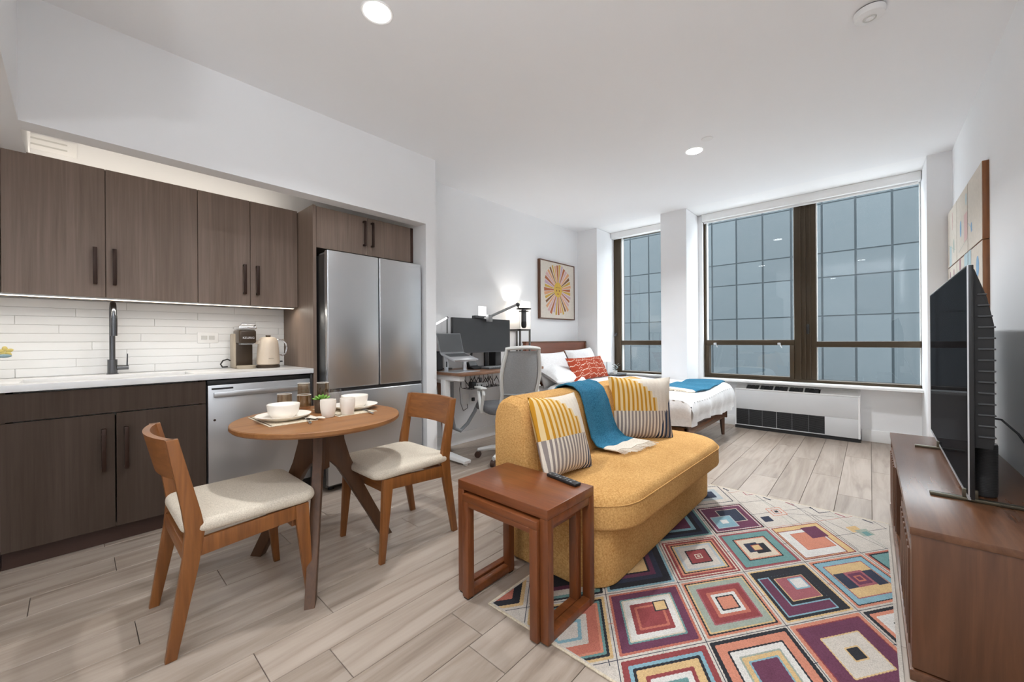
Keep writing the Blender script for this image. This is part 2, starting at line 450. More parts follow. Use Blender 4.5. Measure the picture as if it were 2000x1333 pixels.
# ------------------------------------------------------------------ ceiling fixtures
def downlight(x, y, label, z=H, power=DOWN):
    t = thing('recessed_light', label, 'ceiling light', (x, y, z-.006), group='recessed ceiling downlights')
    build('trim_ring', MB().lathe([(.062, .005), (.075, .003), (.078, .006), (.078, .0062)], (x, y, z-.0065)), M['white'], t)
    build('lens', MB().lathe([(0, .0035), (.062, .0035), (.063, .005)], (x, y, z-.0075)), M['glow'], t)
    area('lamp', (x, y, z-.012), (0, 0, 0), .11, .11, power, (.94, .975, 1), 'DISK', t, 132)
downlight(-1.80, 1.014, 'glowing round recessed ceiling light above the round dining table', power=DOWN*.6)
downlight(-1.12, 3.613, 'glowing round recessed ceiling light next to the small flat cover plate', power=DOWN*1.5)
downlight(-.12, .30, 'unseen recessed ceiling light added as fill over the rug end nearest the passage', power=DOWN*.62)  # out of view, spot chosen to light the rug and sofa front
downlight(-.75, -2.6, 'recessed ceiling light near the back wall', power=DOWN*.6)
tx, ty = -.12, -1.05
t = thing('fill_uplighter', 'unseen white uplighter added behind the camera to fill the ceiling with light', 'floor lamp', (tx, ty, 0))  # unseen lamp added to brighten the ceiling
build('base', MB().lathe([(0, 0), (.14, 0), (.14, .012), (.02, .022), (0, .022)], (tx, ty, 0)), M['white'], t)
build('pole', MB().cyl((tx, ty, .02), (tx, ty, 1.70), .012, seg=14), M['white'], t)
build('bowl_shade', MB().lathe([(0, 1.69), (.05, 1.695), (.15, 1.76), (.17, 1.80), (.165, 1.80), (.145, 1.765), (.045, 1.705), (0, 1.70)], (tx, ty, 0)), M['white'], t)
build('diffuser', MB().lathe([(0, 1.775), (.148, 1.775), (.15, 1.78), (0, 1.78)], (tx, ty, 0)), M['glow'], t)
area('lamp', (tx, ty, 1.79), (PI, 0, 0), .28, .28, FILL_UPLIGHT, (.90, .955, 1), 'DISK', t)
t = tag(build('sprinkler_cover', MB().lathe([(0, -.006), (.04, -.006), (.043, -.003), (.043, 0)], (-.974, 3.463, H)), M['white'], loc=(-.974, 3.463, H)), 'small round white cover plate on the ceiling beside the downlight', 'cover plate')
sx, sy = .007, 2.66
t = thing('smoke_detector', 'round white smoke detector mounted on the ceiling', 'smoke detector', (sx, sy, H))
build('mount', MB().lathe([(.058, 0), (.058, -.006), (.0, -.006)], (sx, sy, H)), M['darkgrey'], t)
build('housing', MB().lathe([(0, -.040), (.045, -.040), (.058, -.034), (.062, -.022), (.062, -.006), (.0, -.006)], (sx, sy, H)), M['white'], t)
build('ring', MB().lathe([(.02, -.0395), (.022, -.043), (.026, -.043), (.028, -.0395)], (sx, sy, H)), M['lgrey'], t)
build('test_button', MB().lathe([(0, -.0425), (.014, -.0425), (.016, -.0395)], (sx, sy, H)), M['white'], t)

# ------------------------------------------------------------------ kitchen
XC = -3.10
def pull(parent, x, y, z0, z1, horiz=None):
    mb = MB()
    if horiz: mb.box(x+.022, x+.032, horiz[0], horiz[1], z0, z1, .002).box(x, x+.024, horiz[0], horiz[0]+.012, z0, z1).box(x, x+.024, horiz[1]-.012, horiz[1], z0, z1)
    else: mb.box(x+.022, x+.034, y-.009, y+.009, z0, z1, .002).box(x, x+.024, y-.008, y+.008, z0, z0+.014).box(x, x+.024, y-.008, y+.008, z1-.014, z1)
    return build('handle', mb, M['pull'], parent)
def front(parent, name, y0, y1, z0, z1, x=XC, th=.019, mt=None):
    return build(name, MB().box(x-th, x, y0+.0015, y1-.0015, z0+.0015, z1-.0015, .0015, seg=1), mt or M['lam'], parent)
def base_cab(label, y0, y1):
    c = thing('base_cabinet', label, 'cabinet', (-3.4, (y0+y1)/2, 0), group='base kitchen cabinets')
    b = MB().box(XK+.002, XC-.02, y0, y0+.018, .1, .875).box(XK+.002, XC-.02, y1-.018, y1, .1, .875).box(XK+.002, XC-.02, y0, y1, .1, .118).box(XK+.002, XK+.01, y0, y1, .1, .875)
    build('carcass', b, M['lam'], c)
    build('toe_kick', MB().box(-3.60, XC-.065, y0, y1, 0, .1), M['kick'], c)
    return c
c = base_cab('brown wood-grain sink cabinet with a blank top panel and two doors', -.242, .558)
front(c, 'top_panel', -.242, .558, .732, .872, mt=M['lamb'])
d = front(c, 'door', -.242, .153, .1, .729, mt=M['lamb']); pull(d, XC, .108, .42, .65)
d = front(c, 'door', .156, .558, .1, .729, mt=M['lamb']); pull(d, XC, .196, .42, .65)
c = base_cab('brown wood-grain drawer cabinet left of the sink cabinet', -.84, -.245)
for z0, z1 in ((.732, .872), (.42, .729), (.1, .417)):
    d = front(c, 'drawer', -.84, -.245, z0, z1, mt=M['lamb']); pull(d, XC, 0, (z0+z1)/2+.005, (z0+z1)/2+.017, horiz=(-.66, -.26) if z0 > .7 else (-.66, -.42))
# worktop with undermount sink
ct = thing('countertop', 'long white quartz countertop with undermount sink cut-out', 'countertop', (-3.4, .2, .88))
mb = MB().box(-3.215, -3.085, -.84, 1.203, .88, .915, .003).box(XK+.012, -3.545, -.84, 1.203, .88, .915, .003)
mb.box(-3.545, -3.215, -.84, -.19, .88, .915, .002).box(-3.545, -3.215, .52, 1.203, .88, .915, .002)
build('slab', mb, M['quartz'], ct)
sk = thing('kitchen_sink', 'white undermount sink basin set in the countertop', 'sink', (-3.38, .165, .7))
mb = MB().box(-3.56, -3.545, -.205, .535, .72, .8795).box(-3.215, -3.20, -.205, .535, .72, .8795).box(-3.545, -3.215, -.205, -.19, .72, .8795).box(-3.545, -3.215, .52, .535, .72, .8795).box(-3.56, -3.20, -.205, .535, .705, .72)
build('basin', mb, M['white'], sk)
build('drain', MB().lathe([(0, .002), (.03, .002), (.042, .004), (.045, 0)], (-3.4, .165, .72)), M['chrome'], sk)
# faucet
fx, fy = -3.63, .168
t = thing('faucet', 'tall gunmetal gooseneck faucet with side lever', 'faucet', (fx, fy, .915))
build('base', MB().lathe([(0, 0), (.028, 0), (.028, .006), (.024, .008), (.024, .095), (.0, .095)], (fx, fy, .915), 24), M['gunmetal'], t)
pts = [(fx, fy, 1.0), (fx, fy, 1.29)]+[(fx+.075-.075*math.cos(a), fy, 1.29+.075*math.sin(a)) for a in [R(15*i) for i in range(1, 12)]]+[(fx+.15, fy, 1.28)]
build('gooseneck', MB().tube(pts, .0145, 14), M['gunmetal'], t)
build('spray_head', MB().tube([(fx+.15, fy, 1.285), (fx+.15, fy, 1.24), (fx+.15, fy, 1.16)], [.016, .0175, .0165], 14), M['gunmetal'], t)
lv = build('handle', MB().cyl((fx, fy+.02, .955), (fx, fy+.075, .955), .015), M['gunmetal'], t)
build('lever', MB().cyl((fx, fy+.068, .955), (fx, fy+.07, 1.045), .0045, .0035, 10), M['gunmetal'], lv)
# wall tiles
bs = build('trim_3', MB().box(XK, XK+.004, -.84, 1.205, .915, 1.386), M['grout']); bs['kind'] = 'structure'
th_, tw = .0523, .61; tm = {}
for j in range(9):
    y = -.84-(.3 if j % 2 else .0)-.07*(j % 3)
    while y < 1.205:
        a, b = max(y, -.84), min(y+tw, 1.205)
        if b-a > .02:
            kk = round(b-a, 3)
            if kk not in tm:
                o = build('tile', MB().box(0, .007, -(b-a)/2+.0007, (b-a)/2-.0007, .0007, th_-.0007, .0012, seg=1), M['tile']); tm[kk] = o.data
            else: o = bpy.data.objects.new('tile', tm[kk]); COL.objects.link(o)
            o.parent = bs; o.location = (XK+.004, (a+b)/2, .9155+j*th_)
        y += tw
t = thing('outlet', 'white double wall outlet set sideways in the tiled backsplash', 'outlet', (XK+.012, .68, 1.15))
build('plate', MB().box(XK+.011, XK+.017, .616, .744, 1.11, 1.19, .002), M['white'], t)
for yy in (.657, .703): build('socket', MB().box(XK+.016, XK+.019, yy-.018, yy+.018, 1.135, 1.165, .002), M['lgrey'], t)
# wall cabinets
XU, UB, UT = -3.387, 1.386, 2.157
def wall_cab(label, y0, y1, split, h1, h2):
    c = thing('wall_cabinet', label, 'cabinet', (-3.55, (y0+y1)/2, UB), group='wall cabinets over the countertop')
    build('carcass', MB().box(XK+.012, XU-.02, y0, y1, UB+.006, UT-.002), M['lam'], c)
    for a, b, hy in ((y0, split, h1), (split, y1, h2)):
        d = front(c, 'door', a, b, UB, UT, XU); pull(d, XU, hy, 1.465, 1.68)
wall_cab('wide two-door brown wall cabinet hanging above the faucet', -.255, .569, .131, .087, .168)
wall_cab('narrow two-door brown wall cabinet hanging next to the tall fridge panel', .569, 1.203, .877, .838, .92)
wall_cab('brown wall cabinet left of the one above the faucet', -.84, -.255, -.55, -.59, -.51)
# led strips
t = thing('led_strip', 'warm lit light strip under the wall cabinets', 'light strip', (-3.42, .2, UB))
build('channel', MB().box(-3.435, -3.415, -.80, 1.19, UB-.006, UB+.006), M['alu'], t)
build('diffuser', MB().box(-3.433, -3.417, -.79, 1.18, UB-.009, UB-.006), M['warmglow'], t)
area('lamp', (-3.425, .19, UB-.011), (0, R(-12), 0), .016, 1.95, 9*STRIP, (1, .94, .84), parent=t)
TOPS = .45
t = thing('led_strip', 'warm lit light strip lying on top of the wall cabinets', 'light strip', (-3.55, .2, UT))
build('channel', MB().box(-3.60, -3.58, -.80, 1.19, UT-.002, UT+.008), M['alu'], t)
build('diffuser', MB().box(-3.598, -3.582, -.79, 1.18, UT+.008, UT+.011), M['warmglow'], t)
area('lamp', (-3.59, .19, UT+.014), (PI, 0, 0), .016, 1.95, 9*STRIP*TOPS, (1, .93, .83), parent=t)
t = thing('air_vent', 'white slotted air vent on the wall above the cabinets', 'vent', (XK+.01, -.25, 2.33))
build('frame', MB().box(XK, XK+.010, -.62, .02, 2.285, 2.375, .002), M['white'], t)
for z in (2.31, 2.345): build('slot', MB().box(XK+.009, XK+.0115, -.60, -.02, z, z+.009), M['lgrey'], t)
# tall panel + over-fridge cabinet
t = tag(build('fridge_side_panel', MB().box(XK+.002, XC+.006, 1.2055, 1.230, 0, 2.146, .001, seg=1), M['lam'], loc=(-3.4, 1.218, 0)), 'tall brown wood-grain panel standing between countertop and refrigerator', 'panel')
c = thing('bridge_cabinet', 'short two-door brown cabinet above the refrigerator', 'cabinet', (-3.4, 1.66, 1.83))
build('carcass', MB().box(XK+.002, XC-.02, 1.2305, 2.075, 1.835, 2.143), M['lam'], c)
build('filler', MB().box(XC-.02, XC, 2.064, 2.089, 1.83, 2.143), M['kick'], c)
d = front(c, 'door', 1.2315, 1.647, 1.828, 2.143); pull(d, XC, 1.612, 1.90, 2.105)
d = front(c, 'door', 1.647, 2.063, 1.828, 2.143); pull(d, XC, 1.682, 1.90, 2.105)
# dishwasher
t = thing('dishwasher', 'stainless steel dishwasher with bar handle under the countertop', 'dishwasher', (-3.4, .88, 0))
build('tub', MB().box(-3.68, XC-.03, .565, 1.198, .1, .865), M['darkgrey'], t)
build('door', MB().box(XC-.03, XC+.004, .566, 1.180, .105, .842, .004), M['steel'], t)
build('control_strip', MB().box(XC-.03, XC-.01, .566, 1.190, .845, .872, .002), M['black'], t)
build('side_filler', MB().box(XC-.03, XC-.004, 1.183, 1.2, .1, .872), M['steel_dark'], t)
hd = build('handle', MB().box(XC+.028, XC+.042, .59, 1.155, .765, .800, .005), M['steel'], t)
for y in (.60, 1.135): build('handle_post', MB().box(XC+.004, XC+.03, y, y+.014, .775, .79, .001), M['steel'], hd)
build('vent_slot', MB().box(XC+.003, XC+.006, .585, .70, .813, .824), M['black'], t)
build('logo_badge', MB().lathe([(0, .001), (.007, .001), (.0075, 0)], (0, 0, 0), 16, M=frame_m((XC+.004, .60, .62), (0, 1, 0), (0, 0, 1))), M['chrome'], t)
build('kick_plate', MB().box(-3.6, XC-.06, .565, 1.198, 0, .1), M['black'], t)
# refrigerator
t = thing('refrigerator', 'stainless french door refrigerator with bottom freezer drawer', 'refrigerator', (-3.3, 1.65, 0))
FX = -2.93
build('body', MB().box(-3.66, FX-.055, 1.242, 2.055, .03, 1.765, .004), M['steel_dark'], t)
for a, b in ((1.24, 1.6485), (1.6555, 2.057)): build('door', MB().box(FX-.05, FX, a, b, .765, 1.788, .009, seg=3), M['steel'], t)
build('freezer_drawer', MB().box(FX-.05, FX, 1.24, 2.057, .055, .742, .009, seg=3), M['steel'], t)
build('drawer_grip', MB().box(FX-.045, FX-.012, 1.245, 2.052, .742, .765), M['black'], t)
for y in (1.26, 1.99): build('hinge_cover', MB().box(-3.12, FX-.06, y, y+.055, 1.765, 1.785, .004), M['grey'], t)
build('badge', MB().box(FX, FX+.0008, 1.93, 2.03, 1.752, 1.757), M['alu'], t)
for y in (1.28, 1.99): build('foot', MB().cyl((FX-.1, y+.02, 0), (FX-.1, y+.02, .035), .022, seg=14), M['black'], t)
build('base_grille', MB().box(FX-.09, FX-.06, 1.25, 2.05, .03, .055), M['black'], t)
# coffee maker
M['taupe'] = plain('taupe_plastic', (.46, .39, .30), .4, .1)
M['brownpl'] = plain('dark_brown_gloss', (.055, .036, .022), .3, .2)
M['cream'] = plain('cream_enamel', (.68, .575, .46), .3)
M['whiteink'] = plain('white_lettering', (.85, .85, .85), .5)
cx, cy = -3.52, .875; z0 = .915
t = thing('coffee_maker', 'slim dark brown and silver single-cup coffee maker on the countertop', 'coffee maker', (cx, cy, z0))
build('water_tank', MB().box(cx-.15, cx-.03, cy-.066, cy+.052, z0, z0+.265, .012, seg=3), M['taupe'], t)
build('body', MB().box(cx-.06, cx-.025, cy-.055, cy+.055, z0, z0+.27, .008), M['brownpl'], t)
build('brew_head', MB().box(cx-.10, cx+.07, cy-.056, cy+.056, z0+.19, z0+.292, .014, seg=3), M['brownpl'], t)
build('nozzle_ring', MB().box(cx-.02, cx+.055, cy-.04, cy+.04, z0+.182, z0+.19, .003), M['alu'], t)
build('lid', MB().box(cx-.10, cx+.072, cy-.058, cy+.058, z0+.297, z0+.318, .009, seg=3), M['chrome'], t)
build('lid_handle', MB().tube([(cx+.06, cy-.045, z0+.315), (cx+.082, cy-.042, z0+.335), (cx+.084, cy+.042, z0+.335), (cx+.06, cy+.045, z0+.315)], .007, 8), M['chrome'], t)
build('drip_tray', MB().lathe([(0, 0), (.06, 0), (.062, .004), (.062, .022), (.058, .025), (0, .025)], (cx+.02, cy, z0)), M['taupe'], t)
lettering('KEURIG', .022, M['whiteink'], t, (cx+.0705, cy+.004, z0+.232), (0, 1, 0), (0, 0, 1))
t = tag(build('power_cord', MB().tube([(cx-.13, cy-.085, z0+.012), (cx-.12, cy-.12, z0+.012), (cx-.10, cy-.135, z0+.035), (cx-.10, cy-.12, z0+.062), (cx-.11, cy-.09, z0+.07), (cx-.12, cy-.07, z0+.06)], .005, 8), M['black'], loc=(cx-.1, cy-.1, z0)), 'looped black power cord beside the coffee maker', 'cord')
# kettle
kx, ky = -3.49, 1.02
t = thing('electric_kettle', 'cream electric kettle with loop handle next to the coffee maker', 'kettle', (kx, ky, z0))
build('power_base', MB().lathe([(0, 0), (.078, 0), (.08, .004), (.08, .018), (.074, .022), (0, .022)], (kx, ky, z0)), M['brownpl'], t)
build('body', MB().lathe([(0, .024), (.072, .024), (.078, .03), (.078, .05), (.075, .12), (.07, .18), (.064, .215), (.052, .232), (.03, .239), (0, .24)], (kx, ky, z0), 36), M['cream'], t)
build('lid_knob', MB().lathe([(0, .252), (.016, .252), (.018, .248), (.016, .239), (0, .239)], (kx, ky, z0), 20), M['brownpl'], t)
build('handle', MB().tube([(kx, ky+.062, z0+.215), (kx, ky+.105, z0+.213), (kx, ky+.128, z0+.19), (kx, ky+.135, z0+.15), (kx, ky+.125, z0+.105), (kx, ky+.10, z0+.09), (kx, ky+.074, z0+.095)], [.007, .009, .01, .0105, .0095, .008, .007], 10), M['chrome'], t)
build('switch', MB().box(kx-.01, kx+.01, ky+.075, ky+.1, z0+.04, z0+.05, .003), M['black'], t)
build('spout', MB().prism([(-.022, -.062), (.022, -.062), (0, -.088)], 'z', z0+.185, z0+.212, M=Matrix.Translation((kx, ky, 0))), M['cream'], t)
build('mark', MB().box(kx+.0765, kx+.0785, ky-.02, ky+.015, z0+.07, z0+.076), M['taupe'], t)
# flowers poking in at the left end of the counter
M['petal'] = plain('yellow_petal', (.62, .50, .16), .6, var=.25, scale=30); M['leafblue'] = plain('blue_green_leaf', (.22, .32, .36), .6)
vx, vy = -3.5, -.355
t = thing('flower_vase', 'white vase with yellow flowers at the left end of the countertop', 'vase', (vx, vy, z0))
build('vase', MB().lathe([(0, 0), (.04, 0), (.052, .03), (.055, .07), (.04, .12), (.03, .14), (.026, .14), (.035, .115), (.05, .07), (.045, .03), (0, .01)], (vx, vy, z0)), M['white'], t)
for ax, ay, az in ((.0, .105, .158), (.02, .03, .23), (-.03, -.06, .21), (.04, -.03, .19)):
    st = build('stem', MB().tube([(vx, vy, z0+.06), (vx+ax*.4, vy+ay*.4, z0+az*.75), (vx+ax, vy+ay, z0+az-.01)], .0022, 6), M['leafblue'], t)
    b = MB()
    for k in range(5):
        a = k*2*PI/5+.4
        Mx = Matrix.Translation((vx+ax, vy+ay, z0+az)) @ Matrix.Rotation(a, 4, 'X') @ Matrix.Translation((0, .016, 0))
        b.ball((0, 0, 0), .015, (.25, 1, .7), M=Mx)
    build('blossom', b, M['petal'], st)
build('leaf', MB().ball((vx+.01, vy+.1, z0+.135), .03, (.3, 1, .35)), M['leafblue'], t)

# ------------------------------------------------------------------ more materials
M['oak'] = wood('chair_wood', (.15, .05, .012), (.28, .104, .026), 'z', 26, .38)
M['oakx'] = wood('chair_wood_cross', (.16, .053, .013), (.29, .108, .027), 'x', 26, .38)
M['ttop'] = wood('table_top_wood', (.20, .078, .022), (.32, .14, .044), 'y', 20, .5)
M['tleg'] = wood('table_leg_wood', (.062, .026, .010), (.12, .052, .021), 'z', 24, .5)
M['acacia'] = wood('acacia_wood', (.105, .028, .008), (.225, .068, .02), 'x', 18, .3)
M['acaciaz'] = wood('acacia_wood_upright', (.105, .028, .008), (.21, .064, .019), 'z', 18, .32)
M['walnut'] = wood('walnut', (.075, .03, .015), (.17, .075, .036), 'y', 12, .27)
M['walnutz'] = wood('walnut_upright', (.07, .027, .012), (.165, .07, .032), 'z', 11, .42, dist=2.2)
def fabric(name, c1, c2, scale=160, bump=.35, rough=.95, coarse=5):
    t = NT(name); v = t.obj(); a = t.noise(v, scale, 3, .7); b = t.noise(v, coarse, 3)
    f = t.math('ADD', t.math('MULTIPLY', a, .8), t.math('MULTIPLY', b, .2))
    col = t.ramp(f, [(.36, c1), (.62, c2)])
    return t.bsdf(col, rough, 0, t.bump(a, bump, .003), .15)
M['linen'] = fabric('oatmeal_linen', (.48, .415, .33), (.66, .59, .49), 220, .2)
M['sofa'] = fabric('mustard_boucle', (.43, .215, .062), (.66, .39, .15), 130, .5)
M['teal'] = fabric('teal_knit', (.014, .085, .16), (.045, .20, .31), 150, .5)
M['creamknit'] = fabric('cream_knit', (.60, .53, .43), (.78, .70, .60), 150, .3)
M['ceramic'] = plain('cream_ceramic', (.86, .80, .72), .35, var=.02)
M['mat'] = fabric('woven_mat', (.46, .38, .27), (.66, .58, .45), 120, .4)
M['glass'] = glassy('amber_glass', (.93, .86, .77), .9, .05, edge=.35)
M['glassrim'] = glassy('clear_glass', (.97, .96, .95), .9, .05, edge=.35)
M['leaf'] = plain('succulent_green', (.16, .34, .05), .5, var=.3, scale=40)
M['pot'] = plain('dark_bark_pot', (.10, .065, .04), .8, var=.4, scale=60, bump=.4)

def loft(mb, rings, m=0, cap=True):
    bm = bmesh.new(); vs = [[bm.verts.new(p) for p in r] for r in rings]; n = len(rings[0])
    for A, B in zip(vs, vs[1:]):
        for k in range(n): bm.faces.new((A[k], A[(k+1) % n], B[(k+1) % n], B[k]))
    if cap: bm.faces.new(vs[0][::-1]); bm.faces.new(vs[-1])
    bmesh.ops.recalc_face_normals(bm, faces=bm.faces)
    mb._add(bm, m); return mb
def rrect(x0, x1, y0, y1, rs, seg=8):
    """rounded rectangle outline; rs = radii at (x1,y1),(x0,y1),(x0,y0),(x1,y0)"""
    out = []
    for (cx, cy, a0), r in zip(((x1-rs[0], y1-rs[0], 0), (x0+rs[1], y1-rs[1], 90), (x0+rs[2], y0+rs[2], 180), (x1-rs[3], y0+rs[3], 270)), rs):
        for i in range(seg+1):
            a = R(a0+90*i/seg); out.append((cx+r*math.cos(a), cy+r*math.sin(a)))
    return out
def soft_slab(mb, outline, z0, z1, rb=.02, rt=.05, crown=.02, m=0):
    cx = sum(p[0] for p in outline)/len(outline); cy = sum(p[1] for p in outline)/len(outline)
    def ring(ins, z):
        r = []
        for x, y in outline:
            dx, dy = x-cx, y-cy; d = math.hypot(dx, dy); s = max(0.02, (d-ins)/d); r.append((cx+dx*s, cy+dy*s, z))
        return r
    rings = [ring(rb, z0)]
    for i in range(1, 5): a = R(90*i/4); rings.append(ring(rb*(1-math.sin(a)), z0+rb*(1-math.cos(a))))
    for i in range(1, 7): a = R(90*i/6); rings.append(ring(rt*(1-math.cos(a)), z1-rt+rt*math.sin(a)))
    for s in (.75, .5, .25, .06):
        k = 1-s*s
        rings.append([(cx+(x-cx)*s, cy+(y-cy)*s, z1+crown*k) for x, y, _ in ring(rt, 0)])
    return loft(mb, rings, m)

# ------------------------------------------------------------------ dining table and chairs
TX, TY, TZ = -2.085, .845, .735
t = thing('dining_table', 'small round wooden dining table with three splayed legs', 'table', (TX, TY, 0))
build('table_top', MB().lathe([(0, -.030), (.365, -.030), (.378, -.026), (.385, -.018), (.385, -.004), (.382, 0), (0, 0)], (TX, TY, TZ), 72), M['ttop'], t)
leg = [(.0, .705), (.105, .705), (.115, .60), (.145, .50), (.20, .38), (.28, .22), (.395, 0), (.335, 0), (.25, .16), (.155, .33), (.085, .45), (.04, .50), (.0, .50)]
for fx_, fy_ in ((-1.749, .659), (-2.09, 1.182), (-2.385, .648)):
    a = math.atan2(fy_-TY, fx_-TX)
    build('leg', MB().prism(leg, 'y', -.021, .021, .003, M=Matrix.Translation((TX, TY, 0)) @ Matrix.Rotation(a, 4, 'Z')), M['tleg'], t)
build('hub', MB().cyl((TX, TY, .47), (TX, TY, .705), .04, seg=6), M['tleg'], t)

def dining_chair(label, loc, rz):
    c = thing('dining_chair', label, 'chair', loc, rz, 'dining chairs at the round table')
    B = lambda n, mb, m: build(n, mb, m, c, world=False)
    for s in (-1, 1):
        x0, x1 = (s*.228, s*.200) if s > 0 else (-.228, -.200)
        lo, hi = min(x0, x1), max(x0, x1)
        rear = [(-.245, 0), (-.212, 0), (-.150, .30), (-.130, .43), (-.142, .50), (-.205, .775), (-.240, .775), (-.198, .52), (-.188, .44), (-.196, .34)]
        b = MB().prism(rear, 'x', lo, hi, .004); B('leg', b, M['oak'])
        frt = [(.238, 0), (.268, 0), (.235, .405), (.190, .42), (.185, .36)]
        frt = [(.226, 0), (.252, 0), (.246, .10), (.232, .418), (.178, .418), (.182, .35)]
        B('leg', MB().prism(frt, 'x', lo, hi, .004), M['oak'])
        B('side_rail', MB().prism([(-.17, .40), (-.165, .335), (.19, .36), (.20, .418)], 'x', lo+.004, hi-.004, .003), M['oak'])
    B('rear_rail', MB().box(-.202, .202, -.192, -.170, .325, .385, .003), M['oakx'])
    B('front_rail', MB().box(-.202, .202, .17, .192, .325, .385, .003), M['oakx'])
    # curved back panel
    def bk(z0, z1, y0, y1):
        rings = []
        for i in range(17):
            u = -1+2*i/16; x = u*.214; bow = -.042*(1-u*u)
            rings.append([(x, y0+bow+.010, z0), (x, y1+bow+.010, z1), (x, y1+bow-.012, z1), (x, y0+bow-.012, z0)])
        return loft(MB(), rings)
    B('back_panel', bk(.625, .775, -.190, -.224), M['oakx'])
    s = MB(); soft_slab(s, rrect(-.232, .232, -.195, .275, (.07, .05, .05, .07)), .419, .468, .018, .028, .012)
    B('seat_cushion', s, M['linen'])
    return c
dining_chair('wooden dining chair with oatmeal seat in front of the sink cabinet', (-2.042, .452, 0), 0)
dining_chair('wooden dining chair with oatmeal seat beside the nesting tables', (-2.036, 1.27, 0), PI)

def lathe_obj(name, prof, x, y, z, mat, label, cat, group=None, seg=36):
    return tag(build(name, MB().lathe(prof, (x, y, z), seg), mat, loc=(x, y, z)), label, cat, group)
TT = TZ
def placemat(label, x, y, rz):
    t = thing('placemat', label, 'placemat', (x, y, TT), rz, 'woven placemats')
    build('weave', MB().box(-.165, .165, -.105, .105, 0, .003, .001), M['mat'], t, world=False)
    for k in (-1, 1): build('border', MB().box(-.16, .16, k*.095-.003, k*.095+.003, .003, .0038), M['pot'], t, world=False)
placemat('beige woven placemat under the plate near the sink-side chair', -2.155, .69, R(0))
placemat('beige woven placemat under the plate near the nesting-table chair', -2.155, 1.0, R(0))
plate = [(0, 0), (.075, 0), (.085, .004), (.118, .020), (.121, .024), (.116, .0245), (.082, .010), (0, .007)]
bowl = [(0, 0), (.044, 0), (.052, .004), (.066, .024), (.072, .062), (.071, .066), (.068, .062), (.061, .026), (.046, .01), (0, .008)]
for (px, py, who) in ((-2.135, .69, 'sink-side'), (-2.16, 1.065, 'nesting-table')):
    lathe_obj('dinner_plate', plate, px, py, TT+.0035, M['ceramic'], 'cream dinner plate under a bowl at the %s place' % who, 'plate', 'dinner plates on the dining table', 48)
    lathe_obj('bowl', bowl, px-.005, py, TT+.0112, M['ceramic'], 'cream bowl sitting on the plate at the %s place' % who, 'bowl', 'bowls on the dining table', 48)
mug = [(0, 0), (.026, 0), (.029, .004), (.036, .04), (.038, .075), (.0365, .088), (.0345, .088), (.0355, .073), (.033, .04), (.025, .008), (0, .007)]
lathe_obj('tumbler', mug, -2.035, .862, TT+.0005, M['ceramic'], 'cream handleless cup nearer the sink-side plate', 'cup', 'cream cups on the dining table')
lathe_obj('tumbler', mug, -2.02, .955, TT+.0005, M['ceramic'], 'cream handleless cup nearer the nesting-table plate', 'cup', 'cream cups on the dining table')
def tumbler(x, y, h, r, label):
    prof = [(0, 0), (r*.86, 0), (r*.9, .004), (r, h*.4), (r*.97, h), (r*.97-.0022, h), (r-.0025, h*.4), (r*.9-.003, .012), (0, .01)]
    o = lathe_obj('drinking_glass', prof, x, y, TT+.0005, M['glass'], label, 'glass', 'amber drinking glasses on the dining table', 32)
    build('rim', MB().lathe([(r*.97-.0024, h), (r*.97-.0011, h+.0012), (r*.97+.0002, h)], (x, y, TT+.0005), 32), M['ceramic'], o, world=False).location = (-x, -y, -TT-.0005)
tumbler(-2.385, .775, .095, .037, 'low amber glass beside the sink-side bowl')
tumbler(-2.385, .875, .145, .033, 'tall amber glass standing behind the low ones')
tumbler(-2.30, .845, .090, .036, 'low amber glass between the bowl and the succulent')
tumbler(-2.30, .945, .148, .033, 'tall amber glass right behind the succulent')
lathe_obj('wine_glass', [(0, 0), (.028, 0), (.03, .004), (.036, .03), (.039, .06), (.033, .10), (.031, .10), (.037, .06), (.033, .03), (.02, .01), (0, .009)], -2.335, 1.03, TT+.0005, M['glassrim'], 'round clear stemless glass by the nesting-table plate', 'glass')
sx_, sy_ = -2.19, .895
t = thing('succulent', 'small green succulent in a dark bark-like pot among the glasses', 'plant', (sx_, sy_, TT))
build('pot', MB().lathe([(0, 0), (.032, 0), (.036, .01), (.038, .07), (.034, .07), (.032, .06), (0, .06)], (sx_, sy_, TT+.0005), 20), M['pot'], t)
for k in range(16):
    a = k*2.4; rr = .006+.0018*k; tilt = R(20+3.2*k)
    Mx = Matrix.Translation((sx_+rr*math.cos(a)*.6, sy_+rr*math.sin(a)*.6, TT+.068)) @ Matrix.Rotation(a, 4, 'Z') @ Matrix.Rotation(tilt, 4, 'Y')
    build('leaf', MB().ball((0, 0, .016), .017, (.35, .5, 1), M=Mx, sub=1), M['leaf'], t)
M['mirrorsteel'] = plain('cutlery_steel', (.72, .72, .72), .15, 1)
def fork(label, x, y, rz):
    b = MB().box(-.006, .006, -.09, .03, .001, .0035, .001)
    b.box(-.011, .011, .03, .052, .001, .0035, .001)
    for k in (-.0085, -.003, .0025, .008): b.box(k-.0012, k+.0012, .05, .095, .002, .0045)
    o = tag(build('fork', b, M['mirrorsteel'], loc=(0, 0, 0)), label, 'fork', 'forks on the placemats'); o.location = (x, y, TT+.0035); o.rotation_euler = (0, 0, rz)
fork('steel fork beside the sink-side plate', -2.005, .755, R(75))
fork('steel fork beside the nesting-table plate', -2.01, 1.06, R(80))
